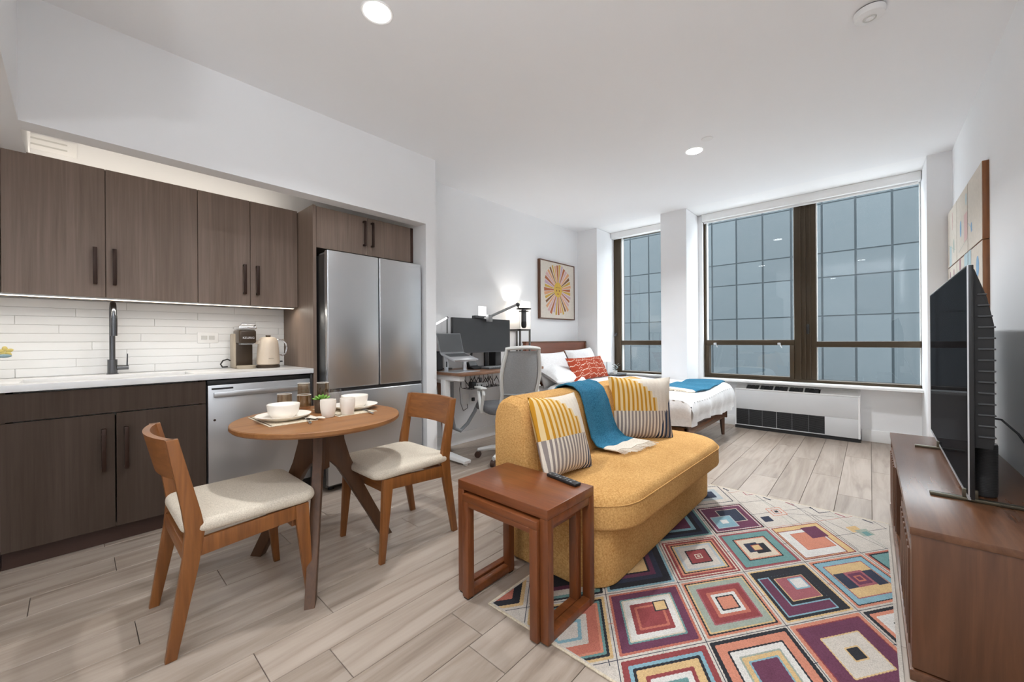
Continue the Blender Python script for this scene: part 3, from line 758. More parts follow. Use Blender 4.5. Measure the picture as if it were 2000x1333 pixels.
# linen napkin
def npk(u, v): return (-2.0+.03*u-.10*v+.012*math.sin(9*u), .77+.05*u-.02*v, TT+.0045+.006*math.sin(7*u)*math.sin(5*v)+.007)
tag(build('napkin', MB().surf(npk, 16, 16, thick=.002), M['creamknit'], loc=(-2.05, .76, TT)), 'crumpled cream napkin between the sink-side plate and the cups', 'napkin')

# ------------------------------------------------------------------ rug
RX0, RX1, RY0, RY1 = -1.20, .078, 1.172, 3.25
rc = {'bone': (.49, .43, .365), 'cream': (.52, .43, .32), 'gold': (.55, .35, .13), 'rust': (.42, .10, .055), 'coral': (.52, .17, .09), 'brick': (.24, .028, .03), 'plum': (.12, .022, .06),
      'rose': (.30, .07, .085), 'teal': (.10, .23, .22), 'sky': (.16, .32, .38), 'sage': (.26, .30, .24), 'navy': (.022, .028, .055), 'black': (.016, .016, .022), 'grey': (.33, .37, .39), 'white': (.55, .52, .48)}
rc = {n: tuple(.82*x+.18*(sum(c)/3)+.012 for x in c) for n, c in rc.items()}
rk = list(rc); rmats = [fabric('rug_'+n, tuple(x*.78 for x in c), tuple(min(1, x*1.18) for x in c), 260, .5, coarse=18) for n, c in rc.items()]
def clip(poly):
    for ax, sgn, lim in ((0, 1, RX0+.012), (0, -1, RX1-.012), (1, 1, RY0+.012), (1, -1, RY1-.012)):
        out = []; n = len(poly)
        for i in range(n):
            a, b = poly[i], poly[(i+1) % n]; da, db = sgn*(a[ax]-lim), sgn*(b[ax]-lim)
            if da >= 0: out.append(a)
            if (da >= 0) != (db >= 0):
                k = da/(da-db); out.append((a[0]+(b[0]-a[0])*k, a[1]+(b[1]-a[1])*k))
        poly = out
        if len(poly) < 3: return []
    return poly
pat = MB(); layer = [0]
E1 = Vector((.205, .2925))/2; E2 = Vector((.205, -.2925))/2
def patch(c, u0, u1, v0, v1, col, lv, wob=.012):
    pts = []; n = 12
    cor = [(u0, v0), (u1, v0), (u1, v1), (u0, v1)]
    for i in range(4):
        a, b = cor[i], cor[(i+1) % 4]; L = max(abs(b[0]-a[0]), abs(b[1]-a[1])); k = max(2, int(L*11))
        for j in range(k*2):
            s = j/(k*2); q = wob*(1 if j % 2 else 0)*(1 if L > .3 else .4)
            u = a[0]+(b[0]-a[0])*s; v = a[1]+(b[1]-a[1])*s
            nu, nv = ((0, -1), (1, 0), (0, 1), (-1, 0))[i]
            u += nu*q; v += nv*q
            p = c+E1*u+E2*v; pts.append((p.x, p.y))
    pts = clip(pts)
    if len(pts) < 3: return
    f = pat.bm.faces.new([pat.bm.verts.new((x, y, .0062+.00006*lv)) for x, y in pts]); f.material_index = rk.index(col)
    if f.normal.z < 0: f.normal_flip()
def cell(i, j, rings, extra=()):
    c = Vector((-.655+.205*i, 1.55+.2925*j)); lv = 1
    for s, col in rings: patch(c, -s, s, -s, s, col, lv); lv += 1
    for u0, u1, v0, v1, col in extra: patch(c, u0, u1, v0, v1, col, lv, .006); lv += 1
cell(0, 0, [(.93, 'rust'), (.87, 'plum'), (.68, 'teal'), (.64, 'cream'), (.60, 'white'), (.46, 'brick'), (.36, 'rust'), (.30, 'brick')], [(.12, .46, -.46, -.12, 'black'), (.15, .43, -.43, -.15, 'gold')])
cell(1, 1, [(.93, 'coral'), (.87, 'black'), (.83, 'gold'), (.79, 'sage'), (.62, 'rose'), (.58, 'brick'), (.42, 'rust'), (.33, 'white'), (.24, 'black'), (.20, 'coral')])
cell(2, 2, [(.93, 'gold'), (.88, 'black')], [(-.80, .62, -.62, .80, 'sky'), (-.76, .58, -.58, .76, 'plum'), (-.5, .62, -.62, .5, 'sky'), (-.46, .62, -.62, .46, 'black'), (-.36, .52, -.52, .36, 'gold'), (-.33, .5, -.5, .33, 'rose'), (.0, .44, -.44, .0, 'sky'), (.05, .40, -.40, -.05, 'white')])
cell(3, 3, [(.93, 'coral'), (.86, 'black'), (.83, 'sky'), (.66, 'rose'), (.63, 'gold'), (.30, 'rose'), (.22, 'plum'), (.12, 'rust'), (.07, 'plum')], [(-.62, -.30, -.30, .30, 'navy'), (.30, .62, -.25, .35, 'navy')])
cell(0, 2, [(.93, 'brick'), (.88, 'cream'), (.84, 'brick'), (.76, 'coral'), (.70, 'black'), (.66, 'gold'), (.61, 'grey'), (.52, 'bone'), (.34, 'black'), (.30, 'brick'), (.11, 'cream'), (.08, 'brick'), (.04, 'cream')])
cell(1, 3, [(.93, 'rose'), (.88, 'brick'), (.84, 'teal'), (.58, 'black'), (.54, 'coral'), (.49, 'cream')], [(-.34, .10, -.28, .20, 'navy'), (-.12, .34, -.2, .30, 'black'), (-.16, .14, -.16, .14, 'brick'), (-.13, .12, -.13, .12, 'gold')])
cell(2, 4, [(.92, 'brick'), (.88, 'gold')], [(-.86, .66, -.66, .86, 'brick'), (-.83, .62, -.62, .83, 'white'), (-.50, .55, -.45, .5, 'rust'), (-.47, .52, -.42, .47, 'coral'), (.10, .72, -.72, -.05, 'plum')])
cell(0, 4, [(.93, 'black'), (.88, 'rose'), (.84, 'white'), (.81, 'plum')], [(-.30, .6, -.6, .35, 'cream'), (-.27, .57, -.57, .32, 'navy'), (-.7, .1, -.15, .66, 'grey'), (-.66, .06, -.11, .62, 'sky'), (-.42, -.16, .12, .38, 'white')])
cell(2, 0, [(.95, 'black'), (.86, 'coral'), (.66, 'black'), (.62, 'white'), (.48, 'sage'), (.44, 'gold'), (.34, 'sky'), (.30, 'plum')])
cell(3, 1, [(.95, 'coral'), (.86, 'brick'), (.83, 'plum'), (.50, 'gold'), (.47, 'bone'), (.17, 'gold'), (.14, 'black')])
cell(1, -1, [(.93, 'brick'), (.80, 'sky'), (.72, 'black'), (.66, 'gold'), (.5, 'brick'), (.42, 'white'), (.3, 'teal')])
cell(4, 2, [(.93, 'black'), (.84, 'coral'), (.74, 'white'), (.5, 'black'), (.44, 'brick'), (.3, 'white')])
cell(4, 4, [(.93, 'rust'), (.86, 'black'), (.8, 'teal'), (.5, 'black'), (.4, 'sky')])
cell(4, 0, [(.93, 'plum'), (.8, 'gold'), (.6, 'brick')])
cell(-1, 1, [(.93, 'sky'), (.86, 'black'), (.66, 'navy'), (.5, 'plum'), (.36, 'black'), (.3, 'gold')])
cell(-1, 3, [(.93, 'teal'), (.84, 'navy'), (.66, 'black'), (.5, 'sky'), (.36, 'plum')])
cell(-1, 5, [(.93, 'bone'), (.8, 'navy'), (.76, 'bone'), (.5, 'grey'), (.3, 'navy')])
cell(-2, 0, [(.93, 'black'), (.86, 'teal'), (.76, 'bone'), (.55, 'plum'), (.4, 'black')])
cell(-2, 2, [(.93, 'rust'), (.8, 'gold'), (.6, 'brick')]); cell(-2, 4, [(.93, 'grey'), (.8, 'navy')])
cell(-1, -1, [(.93, 'gold'), (.86, 'black'), (.80, 'teal'), (.74, 'coral'), (.68, 'rust'), (.44, 'bone'), (.30, 'sky'), (.22, 'bone')])
cell(-3, -1, [(.9, 'gold'), (.8, 'black'), (.6, 'rust')]); cell(0, -2, [(.9, 'bone'), (.7, 'rust'), (.5, 'black')])
cell(1, 5, [(.30, 'coral'), (.265, 'bone'), (.16, 'rust'), (.13, 'bone'), (.07, 'black')], [(-.85, -.5, .25, .62, 'navy')])
cell(3, 5, [(.02, 'gold')], [(-.3, .1, -.4, -.05, 'gold'), (-.15, .3, -.15, .25, 'sage'), (-.02, .2, .0, .25, 'teal')])
cell(0, 6, [(.5, 'bone'), (.4, 'rose'), (.36, 'bone')]); cell(2, 6, [(.5, 'navy'), (.46, 'bone')]); cell(4, 6, [(.4, 'teal')])
# thin drawn lines
def line(a, b, col, wd=.0022):
    a, b = Vector(a), Vector(b); n = Vector((-(b-a).y, (b-a).x)).normalized()*wd/2
    p = clip([tuple(a+n), tuple(a-n), tuple(b-n), tuple(b+n)])
    if len(p) > 2:
        f = pat.bm.faces.new([pat.bm.verts.new((x, y, .00605)) for x, y in p]); f.material_index = rk.index(col)
        f.normal_update()
        if f.normal.z < 0: f.normal_flip()
for k in range(-12, 16):
    for q in (.5,):
        c = Vector((-.655+.205*k, 1.55)); line(c-E1*14, c+E1*14, 'navy' if k % 3 else 'rust', .003); line(c-E2*14, c+E2*14, 'navy' if k % 2 else 'sage', .003)
for a, b in (((-.95, 1.55), (-.62, 1.17)), ((-.50, 2.96), (-.1, 3.2)), ((-.3, 2.9), (-.62, 3.24)), ((-.05, 2.75), (-.28, 3.1)), ((-.42, 3.22), (.06, 2.86))): line(a, b, 'navy', .003)
for i in range(9):
    x = -.95+i*.13; line((x, 3.225), (x+.05, 3.20), 'navy' if i % 2 else 'rose', .012)
t = thing('area_rug', 'multicolour area rug of nested diamond squares under the sofa', 'rug', ((RX0+RX1)/2, (RY0+RY1)/2, 0))
build('base', MB().box(RX0, RX1, RY0, RY1, .0005, .0060, .002, m=rk.index('bone')), rmats, t)
build('edge_binding', MB().box(RX0-.004, RX0+.006, RY0-.004, RY1+.004, .0005, .0066, .002).box(RX0, RX1, RY0-.004, RY0+.006, .0005, .0066, .002).box(RX0, RX1, RY1-.006, RY1+.004, .0005, .0066, .002), M['mat'], t)
bmesh.ops.recalc_face_normals(pat.bm, faces=pat.bm.faces)
for f in pat.bm.faces:
    f.normal_update()
    if f.normal.z < 0: f.normal_flip()
build('woven_pattern', pat, rmats, t)

# ------------------------------------------------------------------ sofa
t = thing('sofa', 'mustard boucle sofa with rounded seat and low straight back', 'sofa', (-1.15, 2.3, 0))
b = MB(); soft_slab(b, rrect(-1.39, -.855, 1.505, 3.11, (.14, .05, .05, .16), 10), .009, .275, .012, .012, 0)
build('base', b, M['sofa'], t)
ol = []
for x, y in rrect(-1.38, -.775, 1.488, 3.10, (.26, .06, .06, .24), 12):
    if x > -1.2: x += .045*math.exp(-((y-2.5)/.55)**2)*min(1, (x+1.2)/.3)
    ol.append((x, y))
b = MB(); soft_slab(b, ol, .276, .425, .022, .06, .022)
build('seat_cushion', b, M['sofa'], t)
seam = [(-1.15+(x+1.15)*.985, 2.3+(y-2.3)*.993, .385) for x, y in ol]
build('piping', MB().tube([(p[0], p[1], .39) for p in [(-1.15+(x+1.15)*.999, 2.3+(y-2.3)*.999) for x, y in ol]], .003, 6, closed=True), M['sofa'], t)
prof = [(-1.53, .20), (-1.53, .66)]+[(-1.43+.10*math.cos(R(a)), .70+.115*math.sin(R(a))) for a in range(180, 79, -20)]+[(-1.345, .80), (-1.315, .765), (-1.295, .70), (-1.27, .43), (-1.27, .275), (-1.385, .275), (-1.40, .20)]
def bring(y, s):
    cx, cz = -1.41, .45
    return [(cx+(x-cx)*s, y, cz+(z-cz)*(1-(1-s)*.5)) for x, z in prof]
ys = [(1.53, .72), (1.535, .86), (1.55, .945), (1.575, .985), (1.60, 1.0), (2.3, 1.0), (3.02, 1.0), (3.05, .985), (3.075, .945), (3.09, .86), (3.095, .72)]
build('backrest', loft(MB(), [bring(y, s) for y, s in ys]), M['sofa'], t)
for yy in (1.60, 3.02): build('back_seam', MB().tube([(x, yy, z) for x, z in prof[1:12]], .003, 6), M['sofa'], t)
def sham_mat(name, W):
    t = NT(name); v = t.obj(); s = t.n('SeparateXYZ', None, Vector=v)
    u = t.math('MULTIPLY', s.outputs[0], 2/W); w_ = t.math('MULTIPLY', s.outputs[1], 2/W)
    stripe = t.math('GREATER_THAN', t.math('SINE', t.math('MULTIPLY', u, 46.0)), .1)
    fine = t.math('GREATER_THAN', t.math('SINE', t.math('MULTIPLY', u, 58.0)), -.1)
    step = t.math('MULTIPLY', t.math('SNAP', u, .136), 1.0)
    ell = t.math('ADD', t.math('POWER', t.math('MULTIPLY', t.math('ADD', step, 1.0), .73), 2.0), t.math('POWER', t.math('MULTIPLY', t.math('ADD', w_, .08), .92), 2.0))
    inA = t.math('MULTIPLY', t.math('LESS_THAN', ell, 1.0), t.math('GREATER_THAN', w_, -.08))
    low = t.math('LESS_THAN', w_, -.08)
    nav = t.math('GREATER_THAN', t.math('SUBTRACT', u, t.math('MULTIPLY', t.math('ADD', w_, 1.0), .42)), .34)
    n = t.noise(v, 220, 2)
    base = t.mix(n, (.60, .52, .43), (.76, .69, .60))
    c = t.mix(t.math('MULTIPLY', low, fine), base, (.27, .23, .215))
    c = t.mix(t.math('MULTIPLY', inA, stripe), c, (.50, .24, .025))
    c = t.mix(t.math('MULTIPLY', inA, t.math('SUBTRACT', 1.0, stripe)), c, (.70, .52, .27))
    c = t.mix(t.math('MULTIPLY', nav, stripe), c, (.03, .05, .10))
    return t.bsdf(c, .95, 0, t.bump(t.math('ADD', t.math('SINE', t.math('MULTIPLY', u, 46.0)), n), .25, .003), .1)
M['sham'] = sham_mat('striped_cushion_cover', .44)
def cushion(name, w_, h_, t_, mat, o, x, y, label, group=None, lump=.004, seed=1, cat='cushion'):
    ob = tag(build(name, pillow_mb(w_, h_, t_, lump=lump, seed=seed), mat), label, cat, group)
    ob.matrix_world = frame_m(o, x, y); return ob
cushion('throw_pillow', .37, .41, .14, M['sham'], (-1.19, 1.69, .632), (.10, 1, -.02), (-.34, -.08, 1), 'striped mustard and grey cushion leaning at the nesting-table end of the sofa', 'striped cushions on the sofa', seed=2)
cushion('throw_pillow', .46, .43, .14, M['sham'], (-1.175, 2.62, .642), (.60, .72, -.03), (-.16, .05, 1), 'striped mustard, grey and navy cushion at the bed end of the sofa', 'striped cushions on the sofa', seed=5)
# throw over the sofa back
path = [(-1.552, .50), (-1.550, .68), (-1.53, .76), (-1.48, .815), (-1.42, .832), (-1.36, .822), (-1.315, .79), (-1.285, .71), (-1.262, .60), (-1.24, .52), (-1.20, .472), (-1.14, .463), (-1.06, .461)]
def thr(u, v):
    f = v*(len(path)-1); i = min(int(f), len(path)-2); k = f-i
    x = path[i][0]*(1-k)+path[i+1][0]*k; z = path[i][1]*(1-k)+path[i+1][1]*k
    y0 = 2.06+.05*max(0, v-.6)/.4; y1 = 2.36+.08*max(0, v-.5)/.5
    return (x+.05*(u-.5)*max(0, v-.7)/.3+.006*math.sin(9*u+4*v), y0+(y1-y0)*u, z+.004+.004*math.sin(14*u))
t = thing('throw_blanket', 'teal throw blanket with cream fringed end draped over the sofa back', 'blanket', (-1.4, 2.25, .45))
build('cloth', MB().surf(lambda u, v: thr(u, v*.90), 20, 48, thick=.007), M['teal'], t)
build('end_band', MB().surf(lambda u, v: thr(u, .90+v*.10), 20, 6, thick=.007), M['creamknit'], t)
b = MB(); rr = random.Random(3)
for k in range(44):
    p = Vector(thr(k/43, 1)); a = (rr.random()-.5)*.9
    b.tube([p+Vector((-.004, 0, .003)), p+Vector((.02, .012*a, .0)), p+Vector((.045+.012*rr.random(), .03*a, -.004+.002*rr.random()))], .0022, 5)
fr = build('fringe', b, M['creamknit'], t); fr['kind'] = 'stuff'

# ------------------------------------------------------------------ nesting side tables
def nest(label, x0, x1, y0, y1, h, tk, pw, apron):
    t = thing('nesting_table', label, 'side table', ((x0+x1)/2, (y0+y1)/2, 0), group='nesting side tables')
    zf = .0072
    build('table_top', MB().box(x0, x1, y0, y1, h-tk, h, .003), M['acacia'], t)
    for a, b in ((x0, x0+pw), (x1-pw, x1)):
        for c, d in ((y0, y0+pw), (y1-pw, y1)): build('leg', MB().box(a, b, c, d, zf, h-tk, .002), M['acaciaz'], t)
        build('foot_rail', MB().box(a+.001, b-.001, y0+pw, y1-pw, zf, .04, .002), M['acacia'], t)
        build('upper_rail', MB().box(a+.001, b-.001, y0+pw, y1-pw, h-tk-.03, h-tk, .002), M['acacia'], t)
    for c, d in ((y0, y0+pw), (y1-pw, y1)): build('foot_pad', MB().box(x0+.004, x0+pw-.004, c+.004, d-.004, 0, zf), M['blackmat'], t)
    if apron:
        build('apron', MB().box(x0+pw, x1-pw, y0+.002, y0+.026, h-tk-.022, h-tk, .002), M['acacia'], t)
nest('larger wooden nesting side table holding the remote', -1.365, -.868, 1.145, 1.47, .50, .038, .036, False)
nest('smaller wooden nesting side table tucked under the larger one', -1.318, -.905, 1.128, 1.425, .452, .03, .036, True)
t = thing('remote_control', 'slim black remote control on the larger nesting table', 'remote control', (-1.0, 1.435, .5006), math.atan2(-.03, .165))
build('shell', MB().box(-.088, .088, -.019, .019, 0, .013, .004, seg=3), M['black'], t, world=False)
for k in range(7):
    for q in (-1, 0, 1): build('button', MB().box(-.07+k*.021-.005, -.07+k*.021+.005, q*.011-.0035, q*.011+.0035, .0128, .0145, .001, seg=1), M['grey'] if (k+q) % 3 else M['darkgrey'], t, world=False)

# ------------------------------------------------------------------ media console
KX0, KX1, KY0, KY1, KZ = .097, .50, 1.832, 3.55, .50
t = thing('media_console', 'long walnut media console against the wall under the television', 'console', (.3, 2.7, 0))
build('top', MB().box(KX0-.004, KX1, KY0-.004, KY1+.004, KZ-.024, KZ, .002), M['walnut'], t)
for y in (KY0, KY1-.022): build('side_panel', MB().box(KX0, KX1, y, y+.022, .04, KZ-.024, .0015), M['walnutz'], t)
build('plinth', MB().box(KX0-.006, KX1, KY0-.006, KY1+.006, 0, .035, .003), M['walnut'], t)
build('bottom', MB().box(KX0+.004, KX1, KY0+.022, KY1-.022, .035, .06), M['walnut'], t)
build('back_panel', MB().box(KX1-.01, KX1, KY0+.022, KY1-.022, .06, KZ-.024), M['walnutz'], t)
for y in (2.40, 2.965): build('divider', MB().box(KX0+.004, KX1-.01, y, y+.02, .06, KZ-.024), M['walnutz'], t)
build('shelf', MB().box(KX0+.02, KX1-.01, 2.42, 2.965, .27, .288), M['walnut'], t)
for a, b in ((KY0+.024, 2.402), (2.985, KY1-.024)):
    d = build('door', MB().box(KX0-.0, KX0+.018, a, b, .062, KZ-.09, .002), M['walnutz'], t)
    for k in range(1, 9): build('door_slat', MB().box(KX0-.005, KX0+.001, a+(b-a)*k/9-.012, a+(b-a)*k/9+.012, .075, KZ-.10, .001), M['walnutz'], d)

# ------------------------------------------------------------------ television
def screen_mat():
    t = NT('tv_screen'); c = t.mix(t.noise(t.obj(), 2, 2), (.012, .012, .013), (.016, .016, .018))
    d = t.n('BsdfDiffuse', None, Color=c); g = t.n('BsdfGlossy', None, Color=(.9, .92, .95, 1), Roughness=.03)
    mx = t.n('MixShader', None, _0=.055, _1=d.outputs[0], _2=g.outputs[0]); t.t.links.new(mx.outputs[0], t.out.inputs[0]); return t.m
M['screen'] = screen_mat()
tvd = Vector((.020, 1.46, 0)).normalized()
tv = thing('television', 'large flat television with thin silver bezel on two metal feet', 'television', (.266, 2.20, KZ), math.atan2(-tvd.x, tvd.y))
B = lambda n, mb, m, p=None: build(n, mb, m, p or tv, world=False)
TW, TH0, TH1 = 1.465, .022, .882
B('panel', MB().box(.002, .016, 0, TW, TH0, TH1, .002), M['black'], None)
B('screen', MB().box(0, .002, .006, TW-.006, TH0+.012, TH1-.006), M['screen'])
B('bezel', MB().box(-.001, .003, -.001, .0015, TH0, TH1).box(-.001, .003, TW-.0015, TW+.001, TH0, TH1).box(-.001, .003, 0, TW, TH1-.002, TH1+.001).box(-.001, .006, 0, TW, TH0-.002, TH0+.008), M['alu'])
hs = B('back_housing', MB().prism([(.016, .21), (.062, .21), (.066, .24), (.066, .66), (.050, .76), (.020, .868), (.016, .868)], 'y', .02, TW-.02, .004), M['blackmat'])
for k in range(14):
    z = .25+k*.040
    B('rib', MB().box(.026, .0695-(max(0, z-.65))*.17, .014, TW-.014, z, z+.006, .002), M['darkgrey'], hs)
B('port_cover', MB().box(.066, .078, .12, .20, .38, .46, .003).box(.066, .078, .12, .20, .26, .31, .003), M['black'], hs)
M['footmetal'] = plain('tv_foot_metal', (.12, .105, .075), .35, .8)
for y in (.06, .985): B('foot', MB().box(-.095, .15, y-.012, y+.012, .0005, .013, .003).box(-.01, .03, y-.008, y+.008, .012, .045, .002), M['footmetal'])
tag(build('power_cord', MB().tube([(.345, 2.50, .79), (.39, 2.49, .785), (.425, 2.45, .74), (.46, 2.40, .66), (.49, 2.34, .58), (.515, 2.28, .50), (.522, 2.2, .35), (.52, 2.2, .02)], .004, 8), M['black'], loc=(.5, 2.3, .02)), 'thin black cord hanging from the back of the television', 'cord')
sp_ = thing('smart_speaker', 'black cylindrical smart speaker behind the television edge', 'speaker', (.327, 2.375, KZ))
build('body', MB().lathe([(0, .0005), (.029, .0005), (.034, .005), (.036, .018), (.036, .20), (.033, .205), (0, .205)], (.327, 2.375, KZ), 40), M['blackmat'], sp_)
build('grille', (lambda b: [b.lathe([(.0358, z), (.0366, z+.0012), (.0358, z+.0024)], (.327, 2.375, KZ), 40) for z in [.022+.006*i for i in range(29)]] and b)(MB()), M['black'], sp_)
build('top_ring', MB().lathe([(.020, .2051), (.034, .2056), (.0345, .204), (.020, .204)], (.327, 2.375, KZ), 40), M['grey'], sp_)

# ------------------------------------------------------------------ wall art
inks = {n: plain('ink_'+n, c, .8, var=.12, scale=40) for n, c in {'paper': (.66, .60, .52), 'rust': (.40, .12, .05), 'peach': (.66, .33, .17), 'mustard': (.56, .34, .06), 'brown': (.22, .10, .04), 'pink': (.62, .38, .38), 'lilac': (.50, .34, .44),
        'face': (.62, .40, .06), 'blue': (.24, .40, .58), 'pale': (.45, .58, .62), 'sage': (.38, .44, .38), 'blush': (.66, .45, .42), 'plum': (.35, .2, .22)}.items()}
ik = list(inks); im = [inks[k] for k in ik]
ax0 = XF+.035
t = thing('framed_art', 'framed print of a smiling orange sun with colourful rays', 'picture', (XF, 4.53, 1.8))
y0, y1, z0, z1 = 4.135, 4.965, 1.405, 2.195
y0, y1, z0, z1 = 4.16, 4.99, 1.40, 2.20
for a, b, c, d in ((y0, y0+.014, z0, z1), (y1-.014, y1, z0, z1), (y0+.014, y1-.014, z0, z0+.014), (y0+.014, y1-.014, z1-.014, z1)):
    build('frame', MB().box(XF, ax0+.008, a, b, c, d, .002), M['walnutz'], t)
build('canvas', MB().box(XF+.005, ax0, y0+.014, y1-.014, z0+.014, z1-.014), inks['paper'], t)
cy_, cz_ = (y0+y1)/2, (z0+z1)/2+.015; pr = MB(); rr = random.Random(11)
for k in range(36):
    a = 2*PI*k/36+.04; ca, sa = math.cos(a), math.sin(a)
    r0, r1 = .095, 1/((abs(ca)/.31)**3+(abs(sa)/.335)**3)**(1/3)*(.93+.1*rr.random()); w0, w1 = .006, .017+.008*rr.random()
    col = ik.index(('rust', 'peach', 'mustard', 'brown', 'peach', 'pink', 'rust', 'lilac', 'mustard')[k % 9])
    P = lambda r, q: (ax0+.0006, cy_+r*ca-q*sa, cz_+(r*sa+q*ca)*1.03)
    pr.poly([P(r0, -w0), P(r1, -w1), P(r1, w1), P(r0, w0)], col)
def disc(mb, x, cy, cz, ry, rz, col, n=28): mb.poly([(x, cy+ry*math.cos(2*PI*i/n), cz+rz*math.sin(2*PI*i/n)) for i in range(n)], col)
disc(pr, ax0+.0009, cy_, cz_, .095, .105, ik.index('face'))
for q in (-.032, .032): disc(pr, ax0+.0012, cy_+q, cz_-.012, .012, .014, ik.index('brown'), 12)
disc(pr, ax0+.0012, cy_, cz_-.058, .022, .009, ik.index('rust'), 14)
pr.poly([(ax0+.0012, cy_+.004, cz_+.03), (ax0+.0012, cy_-.004, cz_+.03), (ax0+.0012, cy_-.012, cz_-.03), (ax0+.0012, cy_+.0, cz_-.034)], ik.index('mustard'))
for q in (-1, 1): pr.poly([(ax0+.0012, cy_+q*.012, cz_+.038), (ax0+.0012, cy_+q*.055, cz_+.03), (ax0+.0012, cy_+q*.055, cz_+.024), (ax0+.0012, cy_+q*.012, cz_+.03)], ik.index('brown'))
build('print', pr, im, t, sharp=9)
# set of abstract panels on the right wall
rr = random.Random(5); pw_ = .473
specs = {(0, 0): 'abstract panel with one small blue flower motif, upper row nearest the console end', (1, 0): 'abstract panel with blue oval and pink block, upper row middle', (2, 0): 'abstract panel with sage leaf and pale blue block, upper row by the window corner',
         (0, 1): 'abstract panel with blue ovals, lower row nearest the console end', (1, 1): 'abstract panel with pale blue block, lower row middle', (2, 1): 'abstract panel with plum dots, lower row by the window corner'}
shapes = {(0, 0): [('o', .72, .30, .05, .07, 'blue'), ('l', .95, .40, .6, .22, 'blue')], (1, 0): [('o', .12, .80, .05, .09, 'pale'), ('r', .02, .18, .3, .60, 'blush'), ('o', .60, .45, .07, .13, 'blue'), ('l', 0, .2, .8, .1, 'sage')],
          (2, 0): [('r', .55, .0, .75, .35, 'pale'), ('o', .3, .30, .07, .12, 'sage'), ('r', .4, .6, .46, .9, 'blush'), ('l', .9, .4, .1, .2, 'sage')], (0, 1): [('o', .30, .70, .10, .14, 'blue'), ('o', .25, .25, .08, .1, 'lilac'), ('r', .75, .55, .98, 1, 'pale'), ('l', .1, .2, .8, .6, 'blue')],
          (1, 1): [('r', .0, .5, .3, 1, 'pale'), ('r', .6, .7, .75, 1, 'plum'), ('o', .5, .3, .1, .1, 'blush')], (2, 1): [('o', .3, .85, .05, .07, 'plum'), ('o', .7, .85, .05, .07, 'plum'), ('r', .3, .2, .6, .5, 'blue')]}
for (i, j), lb in specs.items():
    ya = 3.705+i*pw_+.002; yb = ya+pw_-.004; zb = 2.19-.48*j-.002; za = zb-.476
    t = thing('art_panel', lb, 'picture', (XR, (ya+yb)/2, (za+zb)/2), group='abstract art panels on the right wall')
    build('wood_edge', MB().box(XR-.028, XR, ya, yb, za, zb, .0015), M['oak'], t)
    build('canvas', MB().box(XR-.030, XR-.028, ya+.003, yb-.003, za+.003, zb-.003), inks['paper'], t)
    p = MB(); x = XR-.0305; dy, dz = yb-ya, zb-za
    for q, sh in enumerate(shapes[(i, j)]):
        x -= .0002
        if sh[0] == 'o': disc(p, x, ya+sh[1]*dy, za+sh[2]*dz, sh[3]*dy, sh[4]*dz, ik.index(sh[5]))
        elif sh[0] == 'r': p.poly([(x, ya+sh[1]*dy, za+sh[2]*dz), (x, ya+sh[3]*dy, za+sh[2]*dz), (x, ya+sh[3]*dy, za+sh[4]*dz), (x, ya+sh[1]*dy, za+sh[4]*dz)], ik.index(sh[5]))
        else: p.poly([(x, ya+sh[1]*dy, za+sh[2]*dz), (x, ya+sh[3]*dy, za+sh[4]*dz), (x, ya+sh[3]*dy, za+sh[4]*dz+.004), (x, ya+sh[1]*dy, za+sh[2]*dz+.004)], ik.index(sh[5]))
    build('print', p, im, t, sharp=9)

# ------------------------------------------------------------------ heating unit under the window
t = thing('heating_unit', 'white wall heating and cooling unit under the wide window', 'heater', (-.67, 5.64, 0))
PX0, PX1, PYF, PYB = -1.258, -.078, 5.56, 5.727
build('base', MB().box(PX0-.004, PX1+.002, PYF+.012, PYB, 0, .04), M['blackmat'], t)
M['ptac'] = plain('unit_enamel', (.64, .645, .65), .4, var=.02)
b = MB().box(PX0+.012, PX1-.018, PYF, PYF+.012, .245, .48, .002).box(-.375, PX1-.018, PYF, PYF+.012, .042, .245, .0015).box(PX0+.012, -.375, PYF, PYF+.012, .042, .050)
build('front_panel', b, M['ptac'], t)
for a, b_ in ((PX0, PX0+.012), (PX1-.018, PX1)): build('side_panel', MB().prism([(PYF-.002, .04), (PYB, .04), (PYB, .553), (PYF-.002, .492)], 'x', a, b_, .002), M['white'], t)
lw = build('lower_grille', MB().box(PX0+.012, -.375, PYF+.011, PYF+.014, .050, .245), M['blackmat'], t)
for k in range(16): build('slat', MB().box(PX0+.013, -.376, PYF+.004, PYF+.0085, .054+k*.0119, .0575+k*.0119), M['darkgrey'], lw)
for x in (-1.11, -.97, -.825, -.675, -.52): build('slat_bar', MB().box(x, x+.003, PYF+.003, PYF+.010, .05, .245), M['lgrey'] if x == -.825 else M['grey'], lw)
sl = math.atan2(.061, PYB-PYF); TM = Matrix.Translation((0, PYF-.002, .480)) @ Matrix.Rotation(sl, 4, 'X'); dp = (PYB-PYF)/math.cos(sl)
tp = build('top_cover', MB().box(PX0, PX1, 0, .016, 0, .012, .001, M=TM).box(PX0, PX1, dp-.03, dp, 0, .012, .001, M=TM).box(PX0, PX0+.015, .016, dp-.03, 0, .012, M=TM).box(PX1-.022, PX1, .016, dp-.03, 0, .012, M=TM)
          .box(PX0+.015, -1.145, .016, dp-.03, -.003, .009, M=TM).box(-.415, PX1-.022, .018, dp-.035, -.004, .008, .002, M=TM), M['white'], t)
build('duct', MB().box(-1.145, -.415, .016, dp-.03, -.012, -.009, M=TM), M['blackmat'], t)
gx = -1.14
